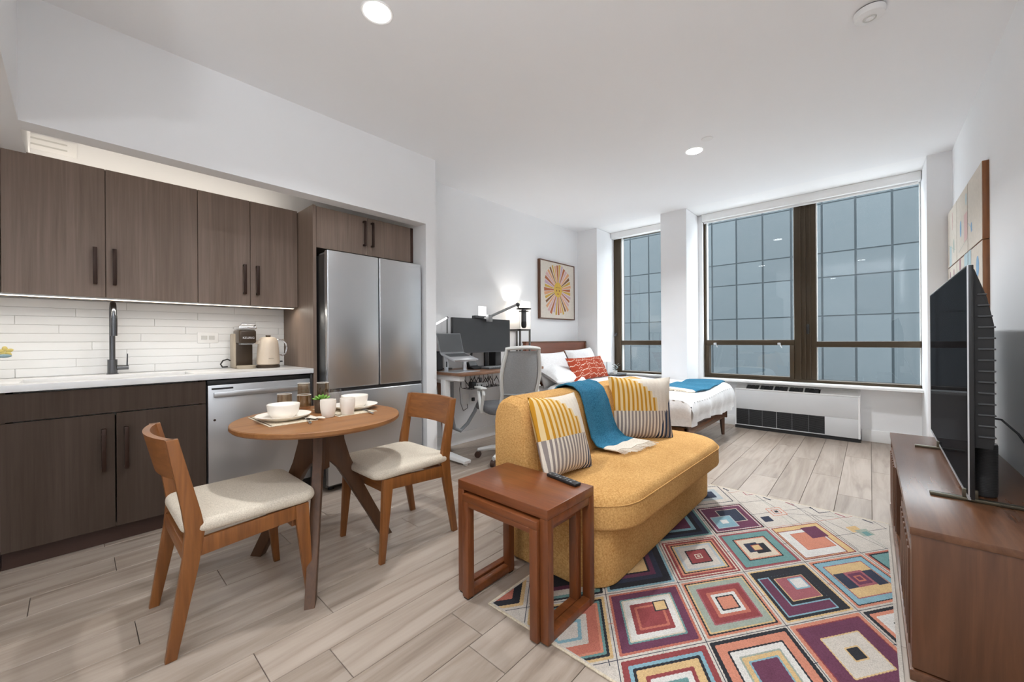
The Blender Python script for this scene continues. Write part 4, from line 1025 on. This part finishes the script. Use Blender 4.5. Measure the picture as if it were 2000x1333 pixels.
for g in range(5):
    for c_ in range(3):
        build('vent_cell', MB().box(gx, gx+.038, .02, dp-.036, -.002, .004, M=TM), M['darkgrey'], tp); gx += .043
    if g < 4: build('vent_bar', MB().box(gx, gx+.014, .016, dp-.03, -.004, .010, M=TM), M['white'], tp)
    gx += .017

# ------------------------------------------------------------------ desk
M['dwood'] = wood('desk_wood', (.16, .075, .04), (.27, .14, .08), 'y', 16, .35)
DX0, DX1, DY0, DY1, DZ = -3.262, -2.665, 2.285, 3.50, .822
t = thing('standing_desk', 'standing desk with brown top and white lifting legs', 'desk', (-2.96, 2.9, 0))
build('desktop', MB().prism(rrect(DX0, DX1, DY0, DY1, (.05, .01, .01, .05), 6), 'z', DZ-.026, DZ, .003), M['dwood'], t)
for y in (DY0+.03, DY1-.10):
    build('side_bracket', MB().box(DX0+.03, DX1-.06, y, y+.06, DZ-.075, DZ-.027, .004), M['white'], t)
    l = build('leg', MB().box(-3.0, -2.93, y, y+.06, .42, DZ-.075, .003).box(-2.992, -2.938, y+.008, y+.052, .05, .42, .003), M['white'], t)
    build('foot', MB().prism([(-3.25, .02), (-2.66, .02), (-2.655, .045), (-2.92, .065), (-3.02, .065), (-3.25, .045)], 'y', y-.008, y+.068, .004), M['white'], t)
    for x in (-3.22, -2.69): build('leveller', MB().cyl((x, y+.03, 0), (x, y+.03, .022), .022, seg=14), M['lgrey'], t)
build('crossbar', MB().box(-2.99, -2.94, DY0+.09, DY1-.10, DZ-.07, DZ-.03, .003), M['white'], t)
# tray of cables
t = thing('cable_tray', 'black wire cable tray crowded with cords under the desk', 'cable tray', (-2.83, 2.75, .64))
b = MB()
for x in (-2.90, -2.84, -2.78): b.tube([(x, 2.50, .655), (x, 2.93, .655)], .003, 6)
for k in range(8): y = 2.50+k*.061; b.tube([(-2.93, y, .79), (-2.92, y, .66), (-2.90, y, .655), (-2.77, y, .655), (-2.76, y, .69)], .0025, 6)
build('basket', b, M['black'], t)
build('power_strip', MB().box(-2.89, -2.84, 2.54, 2.80, .66, .70, .005), M['white'], t)
build('adapter', MB().box(-2.84, -2.79, 2.52, 2.58, .66, .72, .006), M['black'], t)
rr = random.Random(9); b = MB()
for k in range(7):
    y = 2.52+k*.055; x = -2.86+.05*rr.random()
    b.tube([(x, y, .70), (x+.02, y+.02, .74+.03*rr.random()), (x-.02, y+.05, .75), (x, y+.07, .70), (x+.03, y+.05, .665)], .0035, 6)
build('cords', b, M['black'], t)
tag(build('loose_cord', MB().tube([(-2.80, 2.42, .785), (-2.80, 2.44, .74), (-2.80, 2.48, .70), (-2.80, 2.485, .69)], .004, 8), M['black'], loc=(-2.8, 2.48, .7)), 'black cord drooping from the desk edge into the tray', 'cord')
M['hose'] = plain('grey_sleeve', (.30, .32, .34), .6, bump=.3)
tag(build('cable_sleeve', MB().tube([(-3.10, 2.53, .70), (-3.10, 2.53, .56), (-3.12, 2.545, .36), (-3.15, 2.60, .22), (-3.15, 2.68, .18), (-3.15, 2.78, .24), (-3.15, 2.88, .35), (-3.16, 2.96, .46), (-3.18, 3.0, .56), (-3.2, 3.02, .70)], .019, 12), M['hose'], loc=(-3.15, 2.68, .18)), 'thick grey cable sleeve hanging in a loop under the desk', 'cable')
tag(build('thin_cable', MB().tube([(-3.268, 2.88, .42), (-3.25, 2.87, .38), (-3.24, 2.80, .36), (-3.24, 2.76, .45), (-3.24, 2.75, .60), (-3.2, 2.74, .70)], .0035, 6), M['darkgrey'], loc=(-3.25, 2.8, .4)), 'thin cable running from the wall outlet up to the tray', 'cable')
t = thing('outlet', 'white wall outlet with a black plug behind the desk', 'outlet', (XF, 2.93, .45))
build('plate', MB().box(XF, XF+.007, 2.83, 2.92, .40, .53, .002), M['white'], t)
build('plug', MB().box(XF+.007, XF+.03, 2.955, 2.99, .44, .48, .005), M['black'], t)
build('plug_plate', MB().box(XF, XF+.006, 2.935, 3.01, .41, .52, .002), M['white'], t)
M['tan'] = wood('tan_board', (.16, .06, .025), (.28, .12, .05), 'z', 14, .5)
b = MB().surf(lambda u, v: (-3.06-.12*v+.03*math.sin(PI*u), 2.405+.085*u+.0*v, .002+.70*v-.03*u*v), 8, 10, thick=.012)
tag(build('wooden_board', b, M['tan'], loc=(-3.1, 2.43, 0)), 'curved brown wooden board leaning behind the desk leg', 'board')

# ------------------------------------------------------------------ things on the desk
M['dscreen'] = plain('matte_screen', (.035, .035, .037), .35, var=.1)
t = thing('monitor', 'black flat computer monitor on a slim stand on the desk', 'monitor', (-3.12, 2.93, DZ))
build('panel', MB().box(-3.085, -3.052, 2.505, 3.345, .985, 1.345, .004), M['black'], t)
build('screen', MB().box(-3.052, -3.0505, 2.512, 3.338, 1.0, 1.338), M['dscreen'], t)
build('chin', MB().box(-3.0525, -3.0495, 2.507, 3.343, .987, .998), M['darkgrey'], t)
build('stand_post', MB().box(-3.15, -3.125, 3.02, 3.075, DZ+.008, 1.15, .003), M['black'], t)
build('stand_arm', MB().box(-3.13, -3.08, 3.0, 3.09, 1.10, 1.18, .004), M['black'], t)
build('stand_base', MB().box(-3.22, -3.00, 2.93, 3.16, DZ+.0005, DZ+.009, .003), M['black'], t)
t = thing('clip_light', 'bright square clip-on light on top of the monitor', 'lamp', (-3.06, 2.91, 1.345))
build('clip', MB().box(-3.095, -3.04, 2.80, 2.93, 1.3455, 1.375, .004), M['darkgrey'], t)
build('light_panel', MB().box(-3.055, -3.045, 2.855, 2.965, 1.375, 1.475, .006), M['softglow'], t)
area('lamp', (-3.042, 2.91, 1.42), (0, R(-90), 0), .09, .09, .35, parent=t)
def laptop():
    t = thing('laptop', 'open silver laptop raised on a stand at the desk corner', 'laptop', (-2.86, 2.42, .93))
    W0, W1 = 2.285, 2.575
    a = math.atan2(.062, .215); Mb = Matrix.Translation((-2.965, 0, .987)) @ Matrix.Rotation(a, 4, 'Y')
    build('base', MB().box(0, .215, W0, W1, 0, .013, .004, M=Mb), M['alu'], t)
    build('keyboard', MB().box(.03, .12, W0+.02, W1-.02, .013, .0136, M=Mb), M['darkgrey'], t)
    Ml = Matrix.Translation((-2.965, 0, .997)) @ Matrix.Rotation(R(-16), 4, 'Y')
    build('lid', MB().box(-.006, 0, W0, W1, 0, .195, .002, M=Ml), M['grey'], t)
    build('screen', MB().box(0, .001, W0+.006, W1-.006, .008, .188, M=Ml), M['dscreen'], t)
    s = thing('laptop_stand', 'silver laptop stand with slotted legs on the desk', 'laptop stand', (-2.87, 2.43, DZ))
    build('tray', MB().box(-.004, .21, W0+.01, W1-.01, -.008, -.0005, .002, M=Mb), M['alu'], s)
    build('base_plate', MB().box(-2.99, -2.74, W0+.0, W1+.005, DZ+.0005, DZ+.006, .002), M['alu'], s)
    for y in (W0+.015, W1-.05):
        build('leg', MB().box(-2.93, -2.915, y, y+.04, DZ+.006, .970, .002), M['alu'], s)
    build('leg_slot', MB().box(-2.9152, -2.9142, W0+.028, W0+.042, .87, .92), M['black'], s)
laptop()
def spk(label, x, y, h):
    t = thing('desk_speaker', label, 'speaker', (x, y, DZ), group='black desk speakers')
    build('cabinet', MB().box(x-.06, x+.05, y-.05, y+.05, DZ+.0005, DZ+h, .012, seg=3), M['black'], t)
    build('grille', MB().box(x+.05, x+.053, y-.043, y+.043, DZ+.012, DZ+h-.012, .002), M['darkgrey'], t)
spk('black desk speaker standing behind the laptop', -3.15, 2.375, .19); spk('black desk speaker standing at the far side of the monitor', -3.19, 3.24, .175)
t = thing('keyboard', 'low grey keyboard lying on the desk in front of the monitor', 'keyboard', (-2.88, 2.99, DZ))
build('case', MB().box(-2.95, -2.82, 2.78, 3.21, DZ+.0005, DZ+.016, .004), M['darkgrey'], t)
for r_ in range(5): build('key_row', (lambda b: [b.box(-2.943+r_*.024, -2.923+r_*.024, 2.79+k*.0295, 2.815+k*.0295, DZ+.016, DZ+.023, .002, seg=1) for k in range(14)] and b)(MB()), M['grey'], t)
t = thing('phone_dock', 'small black angled phone dock next to the laptop', 'dock', (-2.98, 2.73, DZ))
build('stand', MB().prism([(-3.03, DZ+.001), (-2.94, DZ+.001), (-2.94, DZ+.012), (-3.0, DZ+.03), (-3.045, DZ+.07), (-3.055, DZ+.068)], 'y', 2.68, 2.80, .003), M['black'], t)
build('phone', MB().box(-.004, .004, 2.69, 2.79, 0, .09, .003, M=Matrix.Translation((-3.005, 0, DZ+.033)) @ Matrix.Rotation(R(-35), 4, 'Y')), M['darkgrey'], t)
# thin lit desk lamp bar
t = thing('desk_lamp', 'slim desk lamp with a glowing bar above the laptop', 'lamp', (-3.22, 2.62, DZ))
build('base', MB().lathe([(0, .0005), (.05, .0005), (.05, .012), (0, .014)], (-3.205, 2.56, DZ), 24), M['darkgrey'], t)
build('post', MB().cyl((-3.215, 2.565, DZ+.01), (-3.235, 2.585, 1.352), .006, seg=10), M['darkgrey'], t)
build('joint', MB().ball((-3.235, 2.587, 1.352), .012), M['darkgrey'], t)
build('light_bar', MB().tube([(-3.232, 2.575, 1.347), (-3.10, 2.315, 1.262)], .009, 10), M['softglow'], t)
# microphone on a boom
t = thing('boom_microphone', 'dark studio microphone hanging from a boom arm over the desk', 'microphone', (-3.2, 2.9, DZ))
build('clamp', MB().box(-3.25, -3.19, 2.86, 2.92, DZ+.0005, DZ+.035, .004), M['darkgrey'], t)
build('lower_arm', MB().tube([(-3.22, 2.89, DZ+.03), (-3.21, 2.89, DZ+.12), (-3.16, 2.93, 1.375)], .012, 10), M['darkgrey'], t)
build('elbow', MB().box(-3.02, -2.975, 2.935, 2.99, 1.31, 1.385, .006).tube([(-3.16, 2.93, 1.372), (-3.0, 2.96, 1.372)], .01, 8), M['grey'], t)
build('upper_arm', MB().tube([(-2.995, 2.965, 1.365), (-2.885, 3.26, 1.50)], .014, 10), M['grey'], t)
build('wrist', MB().ball((-2.88, 3.285, 1.505), .024).tube([(-2.88, 3.29, 1.49), (-2.88, 3.30, 1.455)], .008, 8), M['darkgrey'], t)
sm = build('shock_mount', (lambda b: b.tube([(-2.86+.075*math.cos(a), 3.365+.085*math.sin(a), 1.462) for a in [2*PI*k/20 for k in range(20)]], .006, 8, closed=True).tube([(-2.86+.05*math.cos(a), 3.365+.055*math.sin(a), 1.435) for a in [2*PI*k/20 for k in range(20)]], .005, 8, closed=True))(MB()), M['black'], t)
build('mic_body', MB().lathe([(0, .14), (.022, .14), (.028, .13), (.029, .04), (.029, -.04), (.027, -.058), (.018, -.073), (0, -.078)], (-2.86, 3.365, 1.325), 24), M['darkgrey'], t)
build('mic_grille', MB().lathe([(.0295, -.005), (.0300, -.04), (.028, -.06), (.019, -.075), (0, -.08)], (-2.86, 3.365, 1.325), 24), M['blackmat'], t)

# ------------------------------------------------------------------ office chair
oc = thing('office_chair', 'grey mesh office chair with pale frame and castors at the desk', 'office chair', (-2.54, 2.74, 0), R(66))
B = lambda n, mb, m, p=None: build(n, mb, m, p or oc, world=False)
def mesh_mat():
    t = NT('chair_mesh'); v = t.obj(); n = t.noise(v, 90, 2)
    return t.bsdf(t.mix(n, (.25, .255, .26), (.34, .345, .35)), .8, 0, t.bump(n, .3, .002), .2)
M['mesh'] = mesh_mat(); M['seatg'] = fabric('grey_seat_fabric', (.10, .10, .105), (.17, .17, .175), 200, .3)
B('seat', soft_slab(MB(), rrect(-.245, .245, -.22, .27, (.09, .09, .09, .09)), .455, .52, .02, .03, .008), M['seatg'])
def backpt(u, v):   # u across -1..1, v up 0..1
    z = .64+.40*v; wd = (.160+.026*math.sin(PI*min(1, v*1.1)))*(1-.05*v)
    return Vector((u*wd, -.285-.085*v+.035*math.sin(PI*v)*0-.045*(1-u*u)+.02, z))
B('back_mesh', MB().surf(lambda a, b: backpt((2*a-1)*.93, .03+b*.92), 16, 16, thick=.006), M['mesh'])
fr = [backpt(-1, v/10) for v in range(0, 11)]+[backpt(-1+.25*k, 1.0+.03*math.sin(PI*k/8)) for k in range(1, 8)]+[backpt(1, v/10) for v in range(10, -1, -1)]
lowfr = [Vector((-.145, -.215, .50)), Vector((-.165, -.25, .57))]; lowr = [Vector((.165, -.25, .57)), Vector((.145, -.215, .50))]
B('back_frame', MB().tube(lowfr+fr+lowr, .021, 8, sx=.8), M['lgrey'])
B('lumbar_bar', MB().tube([backpt(-.95, .02), backpt(-.5, .0), backpt(0, -.01), backpt(.5, .0), backpt(.95, .02)], .012, 8), M['grey'])
B('lower_panel', MB().surf(lambda a, b: Vector(((2*a-1)*.16, -.275+.05*(1-b)-.02*(1-(2*a-1)**2), .51+.12*b)), 8, 6, thick=.006), M['mesh'])
B('yoke', MB().box(-.17, .17, -.235, -.19, .47, .50, .01).box(-.05, .05, -.22, .05, .42, .455, .01), M['lgrey'])
for s in (-1, 1):
    B('armrest', MB().tube([(s*.22, -.02, .45), (s*.262, -.02, .46), (s*.272, -.05, .52), (s*.272, -.10, .63), (s*.272, -.09, .66), (s*.272, .02, .665), (s*.272, .045, .65), (s*.27, .02, .57), (s*.268, -.01, .48), (s*.245, -.02, .455)], .015, 8), M['lgrey'])
    B('arm_pad', MB().box(s*.272-.03, s*.272+.03, -.11, .08, .672, .692, .009, seg=3), M['lgrey'])
B('gas_lift', MB().cyl((0, 0, .10), (0, 0, .26), .032).cyl((0, 0, .26), (0, 0, .425), .02), M['darkgrey'])
B('control_lever', MB().box(.05, .24, .06, .075, .425, .437, .003), M['black'])
for k in range(5):
    a = R(149+72*k); ca, sa = math.cos(a), math.sin(a)
    B('base_spoke', MB().tube([(0, 0, .105), (.15*ca, .15*sa, .10), (.285*ca, .285*sa, .075)], [.03, .024, .017], 8), M['lgrey'])
    cst = B('caster', MB().cyl((.285*ca-.022*sa, .285*sa+.022*ca, .030), (.285*ca+.022*sa, .285*sa-.022*ca, .030), .030, seg=18), M['kick'])
    B('caster_stem', MB().cyl((.285*ca, .285*sa, .055), (.285*ca, .285*sa, .078), .008, seg=10), M['alu'], cst)

# ------------------------------------------------------------------ lamp with shelf frame
M['frameb'] = plain('dark_lamp_frame', (.07, .062, .055), .5)
def shade_mat():
    t = NT('lamp_shade_linen'); d = t.n('BsdfDiffuse', None, Color=(.85, .84, .82, 1)); tr = t.n('BsdfTranslucent', None, Color=(.85, .83, .8, 1))
    mx = t.n('MixShader', None, _0=.45, _1=d.outputs[0], _2=tr.outputs[0]); t.t.links.new(mx.outputs[0], t.out.inputs[0]); return t.m
M['lshade'] = shade_mat()
LX0, LX1, LY0, LY1 = -3.275, -3.05, 3.52, 3.715
t = thing('shelf_floor_lamp', 'tall dark-framed shelf floor lamp with a white box shade', 'floor lamp', (-3.16, 3.62, 0))
for x in (LX0, LX1-.018):
    for y in (LY0, LY1-.018): build('post', MB().box(x, x+.018, y, y+.018, 0, 1.245, .001), M['frameb'], t)
for z in (.05, .46, .88): build('shelf', MB().box(LX0, LX1, LY0, LY1, z, z+.014), M['frameb'], t)
build('top_frame', MB().box(LX0, LX1, LY0, LY0+.018, 1.226, 1.245).box(LX0, LX1, LY1-.018, LY1, 1.226, 1.245).box(LX0, LX0+.018, LY0, LY1, 1.226, 1.245).box(LX1-.018, LX1, LY0, LY1, 1.226, 1.245), M['frameb'], t)
q = .003
build('lamp_shade', MB().box(LX0, LX1, LY0, LY0+q, 1.246, 1.578).box(LX0, LX1, LY1-q, LY1, 1.246, 1.578).box(LX0, LX0+q, LY0+q, LY1-q, 1.246, 1.578).box(LX1-q, LX1, LY0+q, LY1-q, 1.246, 1.578), M['lshade'], t)
build('bulb', MB().ball((-3.165, 3.617, 1.39), .03), M['glow'], t)
build('bulb_holder', MB().cyl((-3.165, 3.617, 1.235), (-3.165, 3.617, 1.365), .014, seg=12).box(LX0, LX1, 3.61, 3.624, 1.23, 1.238), M['frameb'], t)
pl = bpy.data.lights.new('lamp', 'POINT'); pl.energy = 4.8; pl.shadow_soft_size = .035; pl.color = (1, .97, .93)
po = bpy.data.objects.new('lamp', pl); COL.objects.link(po); po.parent = t; po.location = Vector((-3.165, 3.617, 1.45))-LOC[t.name]
# small trailing plant on the lamp's shelf
M['silver'] = plain('silvery_leaf', (.30, .36, .38), .5, var=.35, scale=60)
def leafy(name, label, x, y, z, n, spread, h, seed, potr):
    t = thing(name, label, 'plant', (x, y, z)); r_ = random.Random(seed)
    build('pot', MB().lathe([(0, .0005), (potr*.8, .0005), (potr, potr*1.6), (potr*.9, potr*1.6), (potr*.8, potr*1.3), (0, potr*1.3)], (x, y, z), 20), M['white'], t)
    for k in range(n):
        a = r_.random()*6.28; d = spread*(.3+.7*r_.random()); zz = z+potr*1.4+h*(.3+.7*r_.random())
        st = build('stem', MB().tube([(x, y, z+potr*1.2), (x+.5*d*math.cos(a), y+.5*d*math.sin(a), (zz+z+potr)/2+.01), (x+d*math.cos(a), y+d*math.sin(a), zz)], .0016, 5), M['silver'], t)
        for q_ in range(3):
            p = Vector((x+d*math.cos(a), y+d*math.sin(a), zz-.018*q_)); aa = a+2.1*q_
            Mx = Matrix.Translation(p) @ Matrix.Rotation(aa, 4, 'Z') @ Matrix.Rotation(R(-25), 4, 'Y')
            build('leaf', MB().ball((.02, 0, 0), .018, (1, .55, .12), sub=1, M=Mx), M['silver'], st)
leafy('potted_plant', 'small silvery plant on the shelf of the floor lamp', -3.12, 3.60, .8945, 7, .06, .11, 4, .035)

# ------------------------------------------------------------------ bed
BX0, BX1, BY0, BY1 = -3.12, -1.235, 3.735, 5.095
M['linenw'] = fabric('white_bedding', (.74, .74, .745), (.84, .84, .845), 60, .08, coarse=3)
t = thing('bed', 'bed with walnut headboard and frame against the left wall', 'bed', (-2.2, 4.4, 0))
M['hbwood'] = wood('headboard_wood', (.13, .038, .018), (.23, .075, .036), 'y', 12, .4)
hb = build('headboard', MB().box(-3.185, -3.125, BY0-.015, BY1+.0, .25, 1.09, .004), M['hbwood'], t)
build('headboard_cap', MB().box(-3.19, -3.12, BY0-.018, BY1+.003, 1.075, 1.095, .003).box(-3.125, -3.118, BY1-.03, BY1+.002, .6, 1.08), M['walnut'], hb)
for y in (BY0, BY1-.03): build('side_rail', MB().box(BX0, BX1, y, y+.03, .20, .30, .004), M['walnut'], t)
build('foot_rail', MB().prism([(BY0, .20), (BY0+.10, .215), (BY1-.10, .215), (BY1, .20), (BY1, .30), (BY0, .30)], 'x', BX1-.03, BX1, .004), M['walnut'], t)
for x in (BX1-.05, -3.10):
    for y in (BY0+.03, BY1-.03): build('leg', MB().tube([(x+.01, y, 0), (x, y, .20)], [.017, .030], 4), M['walnutz'], t)
build('slat_base', MB().box(BX0, BX1-.03, BY0+.03, BY1-.03, .26, .30), M['walnut'], t)
m_ = tag(build('mattress', MB().box(BX0+.005, BX1-.005, BY0+.005, BY1-.005, .301, .535, .045, seg=4), M['linenw'], loc=(-2.2, 4.4, .3)), 'white mattress in its sheet on the bed frame', 'mattress')
def duvet():
    mb = MB(); n = 60; k = 60; x0, x1, y0, y1 = -2.75, -1.165, 3.635, 5.108
    r_ = random.Random(2); ph = [r_.random()*6 for _ in range(8)]
    def fn(a, b):
        u, v = a, b
        X = x0+(x1-x0)*u; Y = y0+(y1-y0)*v
        e = min((X-x0+.03)/.10, 1.0) if X < x0+.07 else 1.0
        def drop(d, w): # d distance to edge
            return 0 if d > w else (1-d/w)
        dF = drop(x1-X, .13); dN = drop(Y-y0, .13); dR = drop(y1-Y, .13)
        z = .612+.010*math.sin(6*X+ph[0])*math.sin(5*Y+ph[1])+.006*math.sin(13*X+5*Y+ph[2])
        for d in (dF, dN, dR):
            if d > 0: z -= .06*(1-math.sqrt(max(0, 1-min(1, d)**2)))
        return (X, Y, z-(1-e)*.04)
    mb.surf(fn, n, k)
    # hanging sides with folds
    def skirt(pf, nrm, L, lo):
        def f(a, b):
            p, z0 = pf(a); w_ = .012*math.sin(a*L*15+ph[3])+.007*math.sin(a*L*31+ph[4])
            dz = (z0-lo-.02*math.sin(a*L*4))*b
            out = .015*math.sin(PI*min(1, b*1.4))+w_*b
            return (p[0]+nrm[0]*out, p[1]+nrm[1]*out, z0-dz)
        mb.surf(f, 80, 14)
    skirt(lambda a: (fn(1, a)[:2], fn(1, a)[2]), (1, 0), 1.5, .335)
    skirt(lambda a: (fn(a, 0)[:2], fn(a, 0)[2]), (0, -1), 1.5, .345)
    skirt(lambda a: (fn(a, 1)[:2], fn(a, 1)[2]), (0, 1), 1.5, .36)
    bmesh.ops.remove_doubles(mb.bm, verts=mb.bm.verts, dist=.004)
    return mb
dv = duvet()
tag(build('duvet', dv, M['linenw'], sharp=1.5, loc=(-2.0, 4.4, .33)), 'thick white duvet hanging over the foot of the bed', 'duvet')
cushion('bed_pillow', .66, .46, .20, M['linenw'], (-2.955, 4.07, .745), (0, 1, 0), (-.42, 0, 1), 'plump white bed pillow nearer the floor lamp', 'white bed pillows', .010, 8, 'pillow')
cushion('bed_pillow', .66, .46, .20, M['linenw'], (-2.955, 4.755, .775), (0, 1, .04), (-.42, 0, 1), 'plump white bed pillow nearer the window', 'white bed pillows', .010, 9, 'pillow')
cushion('bed_pillow', .5, .40, .16, M['linenw'], (-2.76, 3.93, .70), (.15, 1, .0), (-.93, .1, .35), 'white bed pillow slumped in front of the others', 'white bed pillows', .012, 3, 'pillow')
def rust_mat():
    t = NT('rust_cushion_cover'); v = t.obj(); s = t.n('SeparateXYZ', None, Vector=v)
    x, y = s.outputs[0], s.outputs[1]; n = t.noise(v, 160, 3)
    base = t.mix(n, (.26, .035, .018), (.42, .075, .035))
    zig = t.math('ABSOLUTE', t.math('SUBTRACT', t.math('FRACT', t.math('MULTIPLY', x, 5.2)), .5))
    chev = t.math('GREATER_THAN', t.math('SINE', t.math('ADD', t.math('MULTIPLY', y, 190.0), t.math('MULTIPLY', zig, 26.0))), .72)
    band = t.math('LESS_THAN', zig, .16)
    bars = t.math('GREATER_THAN', t.math('SINE', t.math('ADD', t.math('MULTIPLY', y, 95.0), t.math('MULTIPLY', t.noise(v, 9, 1), 9.0))), .90)
    f = t.math('MAXIMUM', t.math('MULTIPLY', chev, band), t.math('MULTIPLY', bars, t.math('SUBTRACT', 1.0, band)))
    c = t.mix(t.math('MULTIPLY', f, t.math('GREATER_THAN', n, .42)), base, (.68, .50, .40))
    return t.bsdf(c, .95, 0, t.bump(n, .4, .003), .1)
M['rust'] = rust_mat()
cushion('lumbar_cushion', .92, .30, .14, M['rust'], (-2.66, 4.39, .755), (-.05, 1, .0), (-.45, -.10, 1), 'long rust red lumbar cushion with white marks on the bed', None, .004, 6)
def bthr(u, v):
    X = -1.66+.40*u; Y = 3.86+1.22*v
    return (X+.05*math.sin(3*v), Y+.05*u*(1-v)*-1, .632+.008*math.sin(8*X+5*Y)+.006*math.sin(17*Y)-(.012 if u > .95 else 0))
t = thing('bed_throw', 'folded teal throw with cream end lying across the foot of the bed', 'blanket', (-1.45, 4.4, .63))
build('cloth', MB().surf(lambda u, v: bthr(u, .14+.86*v), 14, 40, thick=.014), M['teal'], t)
build('end_band', MB().surf(lambda u, v: bthr(u, .14*v), 14, 6, thick=.012), M['creamknit'], t)
b = MB(); rr = random.Random(8)
for k in range(36):
    p = Vector(bthr(k/35, 0)); b.tube([p+Vector((0, .004, -.003)), p+Vector((.006*(rr.random()-.5), -.02, -.010)), p+Vector((.02*(rr.random()-.5), -.05, -.016))], .0022, 5)
fr_ = build('fringe', b, M['creamknit'], t); fr_['kind'] = 'stuff'

# ------------------------------------------------------------------ night stand in the window corner
t = thing('nightstand', 'narrow dark nightstand between the bed and the narrow window', 'nightstand', (-2.83, 5.36, 0))
build('top', MB().box(-2.95, -2.70, 5.185, 5.54, .585, .605, .003), M['darkgrey'], t)
for x in (-2.945, -2.73):
    for y in (5.19, 5.51): build('leg', MB().box(x, x+.025, y, y+.025, 0, .585, .001), M['darkgrey'], t)
build('drawer', MB().box(-2.94, -2.71, 5.20, 5.53, .45, .585, .003), M['walnut'], t)
t = thing('table_lamp', 'small glowing white table lamp behind the pillow by the window', 'lamp', (-2.875, 5.26, .605))
build('stem', MB().lathe([(0, .0005), (.045, .0005), (.045, .01), (.012, .02), (.01, .20), (0, .20)], (-2.875, 5.26, .605), 20), M['alu'], t)
build('lamp_shade', MB().lathe([(.062, .18), (.052, .37), (.050, .37), (.060, .18)], (-2.875, 5.26, .605), 28), M['lshade'], t)
build('bulb', MB().ball((-2.875, 5.26, .605+.26), .025), M['glow'], t)
pl = bpy.data.lights.new('lamp', 'POINT'); pl.energy = 4; pl.shadow_soft_size = .025; pl.color = (1, .97, .93)
po = bpy.data.objects.new('lamp', pl); COL.objects.link(po); po.parent = t; po.location = (0, 0, .31)
leafy('potted_plant', 'small silvery plant on the nightstand by the window', -2.79, 5.36, .605, 6, .05, .10, 14, .03)
